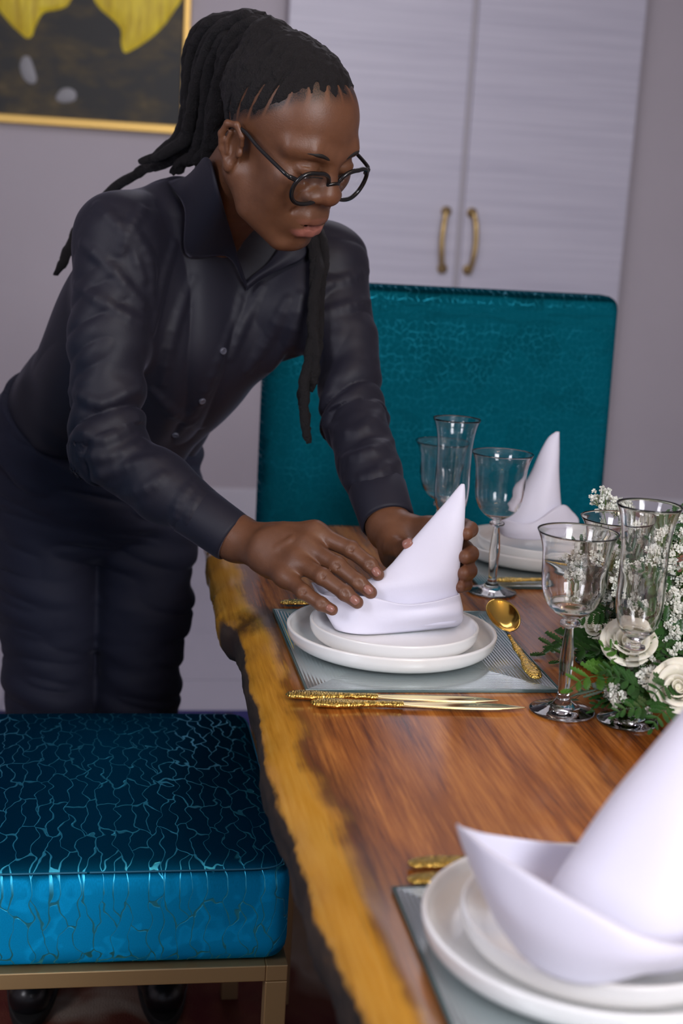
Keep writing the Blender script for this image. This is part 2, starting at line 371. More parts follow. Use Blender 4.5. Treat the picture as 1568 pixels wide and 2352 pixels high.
petal([(205, -70), (215, -5), (232, 22), (262, 48), (278, 70), (278, 100), (285, 120), (300, 117), (340, 92), (375, 60), (400, 25), (420, -10), (425, -80), (310, -150)])
M['white_paint'] = mat('white_paint', (.32, .32, .33, 1), .5)
petal([(45, 150), (52, 132), (66, 130), (76, 150), (84, 180), (78, 192), (62, 188), (50, 172)], 'petal', M['white_paint'], .003)
petal([(128, 222), (140, 206), (158, 202), (174, 212), (172, 230), (150, 236), (132, 232)], 'petal', M['white_paint'], .003)

# rug
V, F = rbox(2.9, 3.9, .014, .006, 4); o = obj('area_rug', V, F, M['rug']); o.location = (.55, 1.60, .007)
tag(o, 'patterned area rug in red, beige and blue under the dining table', 'rug')

# ------------------------------------------------------------------ dining table
TZ = .76
tb = empty('dining_table', (.71, 1.05, 0), 'live-edge wooden dining table with yellow sapwood border', 'table')
ys = np.linspace(-.55, 2.48, 260)
def edge_x(y):
    e = .190+.006*math.sin(y*3.1+.5)+.004*math.sin(y*8.3)+.0025*math.sin(y*21+1)+.0012*math.sin(y*57)
    if y > 1.90: e -= .012*min(1, (y-1.90)/.02)
    return e
prof = [(.33, 0), (.12, 0), (.075, -.0005), (.05, -.0015), (.034, -.003), (.021, -.007), (.011, -.013), (.004, -.019), (.0, -.026), (.0, -.042), (.003, -.058), (.012, -.071), (.10, -.076)]
ed = [.33, .12, .075, .05, .034, .021, .011, .003, -.010, -.028, -.04, -.05, -.05]
V, Eg = [], []
rnd = np.random.RandomState(3)
for y in ys:
    e = edge_x(y); ring = []
    for k, (dx, dz) in enumerate(prof):
        j = (rnd.rand()-.5)*.003 if 6 < k < 11 else 0
        ring.append((e+dx+j, y, TZ+dz)); Eg.append(ed[k])
    for k in range(len(prof)-1, -1, -1):
        dx, dz = prof[k]; ring.append((1.23-dx+.006*math.sin(y*4+2), y, TZ+dz)); Eg.append(ed[k])
    V += ring
nr = 2*len(prof); F = grid_faces(len(ys), nr, True)
F = [f[::-1] for f in F]
F += [tuple(range(nr)), tuple(range((len(ys)-1)*nr+nr-1, (len(ys)-1)*nr-1, -1))]
top = obj('tabletop', V, F, M['wood'], tb, wc=True)
a = top.data.attributes.new('edge', 'FLOAT', 'POINT'); a.data.foreach_set('value', np.array(Eg, np.float32))
top.data.polygons.foreach_set('use_smooth', [len(p.vertices) < 6 for p in top.data.polygons])
for y0 in (1.38, -.2):
    for x0 in (.305, 1.06):
        bm = bmesh.new(); bx(bm, x0, x0+.05, y0, y0+.06, 0.0145, TZ-.076, .003); bm_obj('leg', bm, M['frame'], tb, wc=True)
    bm = bmesh.new(); bx(bm, .30, 1.115, y0-.005, y0+.065, TZ-.1, TZ-.0765, .002); bm_obj('support_bar', bm, M['leg_dark'], tb, wc=True)

# ------------------------------------------------------------------ chairs (local: facing +y, backrest at -y)
def fabric_uv(o, fn):
    me = o.data; uv = me.uv_layers.new(name='UVMap'); co = np.zeros(len(me.vertices)*3); me.vertices.foreach_get('co', co); co = co.reshape(-1, 3)
    li = np.zeros(len(me.loops), int); me.loops.foreach_get('vertex_index', li)
    u = np.array([fn(c) for c in co])[li]; uv.data.foreach_set('uv', u.ravel().astype(np.float32))
def make_chair(name, label, w, dp, sz, th, back_h, vm, uvdir):
    t = empty(name, (0, 0, 0), label, 'chair', 'velvet dining chairs')
    V, F = rbox(w, dp, th, .028, 22, .018); o = obj('seat', [(v[0], v[1], v[2]+sz-th/2-.012) for v in V], F, vm, t)
    h = np.array([w, dp])/2
    if uvdir == 'side':      # nap runs across the chair: over the long side and down
        fabric_uv(o, lambda c: (c[1], (h[0]-max(-1e9, c[0]) if c[2] > sz-.045 else h[0]-c[0]+(sz-.045-c[2]))))
    else: fabric_uv(o, lambda c: (c[0], c[1]+(0 if c[2] > sz-.045 else c[2])))
    # piped seam round the top of the cushion
    zz = sz-.012-.006; P = []
    for a_ in np.linspace(0, 2*math.pi, 121):
        cx, cy = math.copysign(abs(math.cos(a_))**.12, math.cos(a_)), math.copysign(abs(math.sin(a_))**.12, math.sin(a_)); P.append((cx*(h[0]-.0062), cy*(h[1]-.0062), zz))
    obj('piping', *tube(P, .0012, 6, False), M['piping'], t)
    zb = sz-th-.012
    bm = bmesh.new(); g = .028
    for e in ((-h[0], h[0], -h[1], -h[1]+g), (-h[0], h[0], h[1]-g, h[1]), (-h[0], -h[0]+g, -h[1]+g, h[1]-g), (h[0]-g, h[0], -h[1]+g, h[1]-g)):
        bx(bm, *e, zb-.022, zb, .0015)
    bm_obj('seat_frame', bm, M['frame'], t)
    for sx in (-1, 1):
        for sy in (-1, 1):
            x0, y0 = sx*(h[0]-g/2), sy*(h[1]-g/2)
            bm = bmesh.new(); bx(bm, x0-g/2, x0+g/2, y0-g/2, y0+g/2, .0145, zb-.0225, .0015); bm_obj('leg', bm, M['frame'], t)
    V, F = rbox(w, .085, back_h-zb, .026, 22); o = obj('backrest', [(v[0], v[1]-h[1]-.044-.03*(v[2]/(back_h-zb)+.5), v[2]+(back_h+zb)/2) for v in V], F, vm, t)
    fabric_uv(o, lambda c: (c[0], c[2]+(c[1] if c[2] > back_h-.03 else 0)))
    return t
M['piping'] = mat('blue_piping', (.012, .14, .24, 1), .6)
hc = make_chair('dining_chair', 'teal velvet dining chair with tall square back at the far table end', .69, .50, .48, .11, 1.185, M['velvet_teal'], 'front')
hc.location = (.652, 2.38, 0); hc.rotation_euler = (0, 0, math.pi)
nc = make_chair('dining_chair', 'blue velvet dining chair with gold metal frame in the foreground, seat in view', .56, .50, .53, .135, 1.17, M['velvet'], 'side')
nc.location = (.002, 1.90, 0); nc.rotation_euler = (0, 0, -math.pi/2)

# ------------------------------------------------------------------ place settings
mat_me = None
def placemat(x, y, label):
    global mat_me
    t = empty('placemat', (x, y, TZ), label, 'placemat', 'ribbed glass placemats')
    if mat_me is None:
        V, F = rbox(.31, .336, .004, .0018, 4); o = obj('mirror_panel', [(v[0], v[1], v[2]+.0022) for v in V], F, M['mat'], t)
        bm = bmesh.new(); g = .0022
        for e in ((-.155-g, .155+g, -.168-g, -.168), (-.155-g, .155+g, .168, .168+g), (-.155-g, -.155, -.168, .168), (.155, .155+g, -.168, .168)): bx(bm, *e, .0003, .0046, .0006)
        e = bm_obj('edge_trim', bm, M['mat_edge'], t); mat_me = (o.data, e.data)
    else:
        link('mirror_panel', mat_me[0], None, t); link('edge_trim', mat_me[1], None, t, smooth=False)
    return t
def plate_prof(R, h):
    return [(0, .0022), (R*.62, .0022), (R*.66, .0), (R*.70, .0), (R*.74, .0028), (R*.87, .004), (R*.945, .0085), (R*.985, h*.55), (R*1.0, h*.86), (R*.999, h*.97), (R*.985, h), (R*.968, h*.965), (R*.955, h*.65), (R*.925, .0135), (R*.86, .0092), (R*.7, .0072), (0, .0066)]
plate_me = {}
def plate(name, x, y, z, R, h, label, group):
    if name not in plate_me:
        pr = np.array(plate_prof(R, h)); pr2 = spline(pr, 90); pr2[:, 0] = np.maximum(pr2[:, 0], .0005)
        o = obj(name, *lathe(pr2, 96), M['china']); plate_me[name] = o.data
    else: o = link(name, plate_me[name])
    o.location = (x, y, z); return tag(o, label, 'plate', group)
MZ = TZ+.0047
SET = dict(mid=(.405, 1.748, .383, 1.744), near=(.41, .912, .391, .965), far=(.742, 2.225, .738, 2.245))
words = dict(mid='under the hands in the middle setting', near='of the nearest setting', far='of the far setting by the teal chair')
for k, (mx, my, px, py) in SET.items():
    placemat(mx, my, 'grey ribbed glass placemat '+words[k])
    plate('dinner_plate', px, py, MZ, .137, .028, 'large white dinner plate '+words[k], 'white dinner plates')
    plate('side_plate', px+.002, py-.004, MZ+.0085, .110, .028, 'smaller white plate '+words[k]+', stacked on the dinner plate', 'white side plates')
PZ = MZ+.0085+.0078

# napkins: a standing folded leaf inside a turned-up cuff
def loft_rings(levels, n=40, sub=40):
    L = np.array([np.concatenate([at(a, b, d), at(c, e, d), (t_, 0, 0)]) for (a, b, c, e, d, t_) in levels]); L = spline(L, sub); V = []
    dpt = np.array([_F[0], _F[1], 0]); dpt /= np.linalg.norm(dpt)
    for r in L:
        A, B, th = r[:3], r[3:6], max(r[6], .0008); c = (A+B)/2; h = (B-A)/2
        for k in range(n):
            a = 2*math.pi*k/n; V.append(c+h*math.cos(a)+dpt*th*math.sin(a)*(1+.12*math.cos(a)))
    return V, grid_faces(sub, n, True)
def cloth(name, V, F, parent, thick=.0016):
    o = obj(name, V, F, M['napkin'], parent, wc=True); mod(o, 'SOLIDIFY', thickness=thick, offset=0.0); return o

n1 = empty('napkin', (SET['mid'][2], SET['mid'][3], PZ), 'white folded napkin held upright between the two hands', 'napkin', 'white folded napkins')
D0 = 1.872
cloth('leaf', *loft_rings([(800, 1436, 1048, 1430, D0+.004, .012), (756, 1408, 1050, 1400, D0+.003, .014), (740, 1366, 1050, 1352, D0+.002, .016), (810, 1345, 1053, 1318, D0+.001, .017), (878, 1316, 1057, 1280, D0+.002, .0155), (935, 1254, 1063, 1235, D0+.003, .0125), (985, 1198, 1066, 1185, D0+.004, .009), (1028, 1149, 1067, 1145, D0+.004, .005), (1053, 1119, 1066, 1117, D0+.004, .002), (1060, 1112, 1064, 1112, D0+.004, .001)]), n1)
rows = [[atz(762, 1425, PZ+.002), atz(775, 1447, PZ+.002), atz(830, 1457, PZ+.001), atz(920, 1452, PZ+.001), atz(1000, 1444, PZ+.002), atz(1056, 1437, PZ+.002), atz(1062, 1418, PZ+.002)],
        [at(740, 1392, D0), at(764, 1422, D0-.016), at(832, 1428, D0-.024), at(920, 1425, D0-.026), at(1000, 1418, D0-.022), at(1054, 1412, D0-.012), at(1062, 1400, D0)],
        [at(722, 1352, D0+.005), at(752, 1392, D0-.016), at(822, 1398, D0-.024), at(920, 1401, D0-.028), at(1000, 1394, D0-.024), at(1050, 1382, D0-.012), at(1057, 1375, D0)],
        [at(716, 1338, D0+.008), at(744, 1366, D0-.016), at(840, 1370, D0-.026), at(925, 1388, D0-.032), at(990, 1383, D0-.028), at(1049, 1367, D0-.014), at(1054, 1364, D0)]]
cloth('cuff', *patch(rows, 20, 60), n1)
# back half of the cuff
bk = lambda d: [[atz(762, 1425, PZ+.002), at(800, 1392, d+.03), at(900, 1385, d+.045), at(1000, 1385, d+.04), atz(1062, 1418, PZ+.002)], [at(716, 1338, d+.008), at(790, 1340, d+.032), at(900, 1345, d+.042), at(1000, 1350, d+.036), at(1054, 1364, d)]]
cloth('cuff', *patch(bk(D0), 12, 40), n1)

n2 = empty('napkin', (SET['near'][2], SET['near'][3], PZ), 'white folded napkin with flared cuff on the nearest plate', 'napkin', 'white folded napkins')
DN = 1.055
cloth('leaf', *loft_rings([(1250, 2180, 1640, 2150, DN, .045), (1262, 2060, 1648, 2040, DN, .045), (1318, 1965, 1655, 1920, DN+.003, .040), (1400, 1845, 1662, 1800, DN+.006, .033), (1490, 1735, 1665, 1690, DN+.01, .024), (1570, 1635, 1668, 1590, DN+.012, .014), (1640, 1530, 1668, 1510, DN+.012, .005), (1660, 1495, 1668, 1490, DN+.012, .001)]), n2)
rows = [[at(1100, 2030, DN+.0), at(1150, 2130, DN-.035), at(1235, 2225, DN-.062), at(1350, 2262, DN-.080), at(1480, 2235, DN-.085), at(1600, 2200, DN-.075), at(1690, 2140, DN-.02)],
        [at(1066, 1950, DN+.01), at(1125, 2050, DN-.045), at(1225, 2130, DN-.075), at(1350, 2185, DN-.092), at(1480, 2205, DN-.096), at(1600, 2185, DN-.08), at(1690, 2110, DN-.02)],
        [at(1050, 1898, DN+.012), at(1105, 1950, DN-.035), at(1210, 2020, DN-.072), at(1340, 2095, DN-.092), at(1480, 2160, DN-.096), at(1600, 2172, DN-.08), at(1690, 2090, DN-.02)],
        [at(1052, 1896, DN+.014), at(1112, 1944, DN-.028), at(1216, 2010, DN-.064), at(1342, 2082, DN-.085), at(1480, 2150, DN-.09), at(1600, 2165, DN-.074), at(1688, 2082, DN-.018)]]
cloth('cuff', *patch(rows, 28, 60), n2)
rows = [[at(1100, 2030, DN), at(1180, 2060, DN+.04), at(1300, 2070, DN+.065), at(1450, 2050, DN+.075), at(1600, 2060, DN+.055), at(1690, 2140, DN-.02)],
        [at(1066, 1950, DN+.01), at(1150, 1985, DN+.05), at(1300, 1995, DN+.07), at(1450, 1990, DN+.078), at(1600, 2010, DN+.055), at(1690, 2110, DN-.02)],
        [at(1050, 1897, DN+.013), at(1125, 1916, DN+.045), at(1290, 1938, DN+.068), at(1450, 1945, DN+.075), at(1600, 1975, DN+.055), at(1690, 2088, DN-.02)]]
cloth('cuff', *patch(rows, 20, 50), n2)

n3 = empty('napkin', (SET['far'][2], SET['far'][3], PZ), 'white folded napkin standing on the far plate by the teal chair', 'napkin', 'white folded napkins')
DF = 2.345
cloth('leaf', *loft_rings([(1150, 1225, 1290, 1225, DF, .035), (1150, 1190, 1290, 1185, DF, .034), (1182, 1150, 1285, 1140, DF, .030), (1218, 1090, 1282, 1080, DF, .022), (1238, 1045, 1283, 1035, DF, .012), (1258, 1008, 1283, 1003, DF, .006), (1276, 993, 1283, 992, DF, .001)], 40, 30), n3)
rows = [[at(1140, 1205, DF), at(1160, 1232, DF-.03), at(1220, 1240, DF-.045), at(1290, 1235, DF-.03), at(1325, 1215, DF)],
        [at(1138, 1190, DF), at(1160, 1215, DF-.032), at(1220, 1222, DF-.048), at(1292, 1205, DF-.03), at(1328, 1195, DF)],
        [at(1142, 1178, DF), at(1165, 1195, DF-.03), at(1225, 1200, DF-.046), at(1288, 1160, DF-.028), at(1318, 1180, DF)]]
cloth('cuff', *patch(rows, 14, 40), n3)
rows = [[at(1140, 1205, DF), at(1180, 1185, DF+.03), at(1260, 1185, DF+.04), at(1325, 1215, DF)], [at(1142, 1178, DF), at(1180, 1165, DF+.03), at(1260, 1165, DF+.038), at(1318, 1180, DF)]]
cloth('cuff', *patch(rows, 10, 30), n3)

# cutlery (local: along +x, lying on z=0)
def blade_loft(st, nseg=12):
    # stations (x, half width, half thickness, centre z): one closed loft with oval sections
    S = spline(np.array(st), 70); V = []
    for x, w, h, z in S:
        for k in range(nseg):
            a = 2*math.pi*k/nseg; c, s = math.cos(a), math.sin(a)
            V.append((x, math.copysign(abs(c)**.8, c)*max(w, .0003), z+s*max(h, .0003)))
    F = grid_faces(len(S), nseg, True)+[tuple(range(nseg-1, -1, -1)), tuple(range((len(S)-1)*nseg, len(S)*nseg))]
    return V, F
HANDLE = [(0, .001, .001, .004), (.004, .0075, .003, .004), (.014, .0105, .004, .0045), (.030, .0118, .004, .0045), (.046, .0098, .0036, .0045), (.062, .0066, .0034, .0045), (.085, .0056, .0034, .0045), (.100, .0066, .0036, .0045), (.108, .0055, .0034, .0045)]
cut_me = {}
def cutlery(kind, x, y, z, rz, label, group, ry=0.0):
    t = empty(kind, (x, y, z), label, kind, group, rz); t.rotation_euler = (0, ry, rz)
    if kind not in cut_me:
        parts = []
        if kind == 'knife':
            parts.append(link('handle', mesh('handle', *blade_loft(HANDLE)), M['gold_relief'], t))
            B = [(.104, .0062, .0022, .0045), (.115, .0078, .0012, .0045), (.135, .0098, .0010, .0045), (.165, .0112, .0010, .0045), (.195, .0114, .0009, .0045), (.222, .0100, .0008, .0045), (.240, .0055, .0007, .0042), (.252, .0008, .0005, .004)]
            parts.append(link('blade', mesh('blade', *blade_loft(B)), M['gold_pale'], t))
        else:
            H = [(a*.92, b*.92, c*.72, d) for a, b, c, d in HANDLE]
            parts.append(link('handle', mesh('handle', *blade_loft(H+[(.115, .003, .0018, .0052), (.135, .0030, .0016, .0065)])), M['gold_relief'], t))
            if kind == 'spoon':
                V = []
                for i in range(17):
                    r = i/16
                    for k in range(28):
                        a = 2*math.pi*k/28; V.append((.168+r*math.cos(a)*.036, r*math.sin(a)*.0222*(1+.10*math.cos(a)), .0015+.0115*r**2.2+.009*(1+math.cos(a)*r)))
                parts.append(link('bowl', mesh('bowl', V, grid_faces(17, 28, True)), M['gold'], t)); mod(parts[-1], 'SOLIDIFY', thickness=.0012, offset=0)
            else:
                hd = [blade_loft([(.130, .0030, .0015, .0065), (.140, .009, .0011, .007), (.152, .0115, .001, .0065), (.160, .0112, .001, .006)])]
                for q in (-1.5, -.5, .5, 1.5):
                    P = spline([(.156, q*.0062, .0062), (.175, q*.0064, .0055), (.195, q*.0062, .0075), (.205, q*.006, .0105)], 14); hd.append(tube(P, np.linspace(.0019, .0008, 14), 6))
                parts.append(link('tines', mesh('tines', *join(hd)), M['gold'], t))
        cut_me[kind] = parts
    else:
        for p in cut_me[kind]:
            c = p.copy(); col.objects.link(c); c.parent = t
    return t
cutlery('knife', .222, 1.560, TZ+.0005, -.083, 'gold knife with ornate handle, beside the glass placemat, farther of the pair', 'gold knives')
cutlery('knife', .247, 1.532, TZ+.0005, -.067, 'gold knife with ornate handle, nearer of the pair beside the placemat', 'gold knives')
cutlery('spoon', .540, 1.606, MZ+.0005, 1.565, 'gold spoon with ornate handle on the placemat right of the plate', 'gold spoons', R_(-5))
cutlery('fork', .262, 1.950, TZ+.0005, .05, 'gold fork mostly hidden behind the middle plates', 'gold forks')
cutlery('fork', .275, 1.122, TZ+.0005, .10, 'blurred gold fork by the nearest plate, farther of the two', 'gold forks')
cutlery('fork', .268, 1.092, TZ+.0005, .08, 'blurred gold fork by the nearest plate, nearer of the two', 'gold forks')
cutlery('spoon', .612, 2.074, MZ+.0005, .09, 'gold spoon in front of the far plates, behind the goblet', 'gold spoons')

# glasses
def wine(kind):
    # outer profile up, then inner profile down: one closed solid of glass
    if kind == 'goblet':
        foot = .0375; out = [(.0, .0), (foot*.86, 0), (foot, .0012), (foot, .0028), (foot*.8, .0048), (.018, .0085), (.0095, .0145), (.0068, .0215), (.0066, .028), (.0072, .045), (.0082, .062), (.0070, .080), (.0050, .098), (.0052, .1035), (.0105, .1055), (.0118, .108), (.0105, .1105), (.0068, .1125), (.0068, .1145), (.0125, .1165), (.021, .122), (.030, .132), (.0355, .146), (.0375, .162), (.0380, .178), (.0392, .194), (.0425, .207), (.0468, .2168)]
        wallt, floor_z, sc = .0009, .1195, 1.0
    elif kind == 'wine_glass':
        foot = .0370; out = [(.0, .0), (foot*.86, 0), (foot, .0012), (foot, .0028), (foot*.8, .0048), (.018, .0085), (.0092, .014), (.0066, .020), (.0066, .027), (.0075, .042), (.0080, .055), (.0064, .07), (.0048, .083), (.0052, .0865), (.0105, .0885), (.0115, .091), (.0105, .0935), (.0066, .0955), (.0066, .0975), (.0125, .0995), (.021, .105), (.029, .114), (.0350, .127), (.0375, .142), (.0380, .157), (.0392, .172), (.0430, .186), (.0485, .1955)]
        wallt, floor_z = .0009, .1025
    else:
        foot = .0345; out = [(.0, .0), (foot*.86, 0), (foot, .0012), (foot, .0028), (foot*.78, .0050), (.017, .0095), (.0092, .0155), (.0064, .022), (.0064, .029), (.0078, .044), (.0084, .057), (.0070, .071), (.0050, .083), (.0052, .0862), (.0105, .088), (.0118, .0905), (.0105, .093), (.0066, .095), (.0068, .0985), (.0125, .1035), (.0205, .113), (.0252, .127), (.0272, .145), (.0272, .165), (.0268, .185), (.0270, .205), (.0285, .225), (.0320, .243), (.0370, .257)]
        wallt, floor_z = .0009, .110
    ob = np.array(out); k = [i for i, (r, z) in enumerate(out) if z > floor_z+.004]
    inn = [(r-wallt-(.0012 if i < 3 else 0), z if i else z+.001) for i, (r, z) in enumerate([out[q] for q in k])]
    inn[-1] = (inn[-1][0]+.0003, out[-1][1])
    inner = inn[::-1]+[(inn[0][0]*.7, floor_z+.0015), (.0004, floor_z)]
    a = spline(ob, 110); b = spline(np.array(inner), 60)
    P = np.vstack([a, b]); P[:, 0] = np.maximum(P[:, 0], .0003); return lathe(P, 56)
gl_me = {}
def glassware(kind, x, y, label, group):
    if kind not in gl_me: o = obj(kind, *wine(kind), M['glass']); gl_me[kind] = o.data
    else: o = link(kind, gl_me[kind])
    o.location = (x, y, TZ+.0004); return tag(o, label, 'glass', group)
glassware('goblet', .542, 1.513, 'clear stemmed goblet right of the knives, frontmost left glass', 'stemmed glasses')
glassware('champagne_flute', .610, 1.479, 'tall clear champagne flute in front of the white flowers', 'stemmed glasses')
glassware('wine_glass', .657, 1.690, 'clear wine glass behind the front goblet, against the flowers', 'stemmed glasses')
glassware('goblet', .599, 2.036, 'clear goblet standing before the far plate', 'stemmed glasses')
glassware('champagne_flute', .541, 2.100, 'tall flute in front of the teal chair, left of the far goblet', 'stemmed glasses')
glassware('wine_glass', .563, 2.255, 'wine glass farthest left, behind the flute by the teal chair', 'stemmed glasses')

# ------------------------------------------------------------------ flower centrepiece
fl = empty('flower_arrangement', (.80, 1.66, TZ), 'low centrepiece of white roses, baby\'s breath and fern on the table', 'flowers')
M['rose'] = mat('rose_petal', (.84, .81, .68, 1), .55, **{'Subsurface Weight': .15, 'Subsurface Radius': (.01, .008, .004)})
def leaf_mat(nm, a, b):
    m = mat(nm, a, .38); t = NT(m); t.l(t.mix(t.noise(t.coords(), 60, 3), a, b), t.b.inputs['Base Color']); return m
M['fern'] = leaf_mat('fern_green', (.012, .052, .010, 1), (.030, .105, .016, 1)); M['fern_light'] = leaf_mat('fern_light_green', (.035, .115, .012, 1), (.075, .19, .022, 1))
M['stem'] = mat('flower_stem', (.10, .20, .03, 1), .5); M['floret'] = mat('gypsophila_petal', (.80, .82, .74, 1), .6)
rs = np.random.RandomState(11)
def basis(n):
    n = np.array(n, float); n /= np.linalg.norm(n); u = np.cross(n, (.2, .1, .97)); u /= np.linalg.norm(u); return u, np.cross(n, u), n
def to(o, p, n, s=1.0, spin=0.0):
    u, v, w = basis(n); c, q = math.cos(spin), math.sin(spin); a = u*c+v*q; b = v*c-u*q
    M_ = Matrix(((a[0]*s, b[0]*s, w[0]*s, p[0]), (a[1]*s, b[1]*s, w[1]*s, p[1]), (a[2]*s, b[2]*s, w[2]*s, p[2]), (0, 0, 0, 1)))
    o.matrix_basis = Matrix.Translation(-Vector(fl.location)) @ M_
# roses: petals in rings, each petal a sub-part
def petal_mesh(h, w, curl, cup, ruf):
    nu, nv = 9, 9; V = []
    for i in range(nu):
        t = i/(nu-1)
        for j in range(nv):
            s = j/(nv-1)*2-1; a = s*w*(.45+.75*math.sin(min(1, t*1.15)*math.pi*.62))
            r = cup*(.25+.75*math.sin(t*math.pi*.55))+curl*max(0, t-.72)**2*9
            V.append((r*math.cos(a), r*math.sin(a), h*(t-.10*s*s*t)+ruf*math.sin(3*s+t*4)*t))
    return mesh('petal', V, grid_faces(nu, nv))
rose_pm = [petal_mesh(.036, 1.5, .001, .0065, .0008), petal_mesh(.038, 1.15, .006, .0125, .0018), petal_mesh(.037, 1.0, .012, .0185, .0026), petal_mesh(.034, .90, .017, .0245, .0034), petal_mesh(.028, .80, .020, .0290, .004)]
for p in rose_pm: p.materials.append(M['rose'])
def rose(p, n, s):
    core = obj('rose', *lathe(spline(np.array([(.0005, .004), (.006, .006), (.0085, .016), (.0065, .026), (.0005, .030)]), 14), 14), M['rose'], fl); to(core, p, n, s, rs.rand()*6)
    for ring, cnt in enumerate((3, 4, 5, 6)):
        for k in range(cnt):
            o = link('petal', rose_pm[ring], None, core); o.rotation_euler = ((rs.rand()-.5)*.20, ring*.035+(rs.rand()-.5)*.16, 2*math.pi*(k+.37*ring)/cnt+rs.rand()*.3)
            if not any(m_.type == 'SOLIDIFY' for m_ in o.modifiers): mod(o, 'SOLIDIFY', thickness=.0007, offset=0)
rose(tuple(at(1560, 1590, 1.615)), (-.40, -.75, .50), .84)
rose(tuple(at(1440, 1500, 1.668)), (-.25, -.55, .80), .86)
rose((.668, 1.760, .838), (-.5, -.5, .70), .80)
rose((.668, 1.742, .792), (-.7, -.6, .40), .74)
rose((.800, 1.72, .925), (-.2, -.5, .85), .9)
rose((.90, 1.55, .86), (.2, -.7, .6), .9)
# leather fern fronds: toothed leaflets on a stem
def leaflet(L, W):
    pts = []; nt = 6
    for k in range(nt):
        t0 = k/nt; w = W*math.sin(math.pi*(.12+.80*t0))**.8; pts += [(t0*L, w*.62), ((t0+.12)*L, w)]
    up = pts+[(L, 0)]; V = [(x, 0, -.0012*math.sin(x/L*3)) for x, y in up]+[(x, y, .0016*y/W) for x, y in up]+[(x, -y, .0016*y/W) for x, y in up]; n = len(up); F = []
    for i in range(n-1): F += [(i, i+1, n+i+1, n+i), (i+1, i, 2*n+i, 2*n+i+1)]
    return V, F
def frond(L, npair, seed):
    r = np.random.RandomState(seed); parts = []; ax = spline([(0, 0, 0), (L*.35, .004, .012), (L*.7, -.002, .010), (L, .002, -.006)], 24)
    parts.append(tube(ax, np.linspace(.0011, .0005, 24), 5))
    for k in range(npair):
        t = .12+.80*k/npair; p = ax[int(t*23)]; sz = L*.40*(1-t)**.75*(1 if k else .9)+.008
        for sg in (-1, 1):
            V, F = leaflet(sz, sz*.24); a = sg*(1.0-.25*t)+(r.rand()-.5)*.15; c, s = math.cos(a), math.sin(a); tl = (r.rand()-.5)*.5+.25
            parts.append(([(p[0]+x*c-y*s, p[1]+x*s+y*c, p[2]+z+x*.18*tl) for x, y, z in V], F))
    V, F = leaflet(L*.2, L*.05); parts.append(([(ax[-1][0]+x-.012, ax[-1][1]+y, ax[-1][2]+z) for x, y, z in V], F))
    return mesh('fern_frond', *join(parts))
fr_me = [frond(.105, 6, i) for i in range(3)]
fr_lt = [m_.copy() for m_ in fr_me]
for m_ in fr_me: m_.materials.append(M['fern'])
for m_ in fr_lt: m_.materials.append(M['fern_light'])
def put_frond(base, tip, up=(0, 0, 1), light=False, i=0, s=None):
    base, tip = np.array(base), np.array(tip); base[2] = max(base[2], TZ+.016); tip[2] = max(tip[2], TZ+.011); d = tip-base; ln = np.linalg.norm(d); x = d/ln; y = np.cross(up, x); y /= np.linalg.norm(y); z = np.cross(x, y); k = s or 1.2*ln/.105
    o = link('fern_frond', (fr_lt if light else fr_me)[i % 3], None, fl)
    o.matrix_basis = Matrix.Translation(-Vector(fl.location)) @ Matrix(((x[0]*k, y[0]*k, z[0]*k, base[0]), (x[1]*k, y[1]*k, z[1]*k, base[1]), (x[2]*k, y[2]*k, z[2]*k, base[2]), (0, 0, 0, 1)))
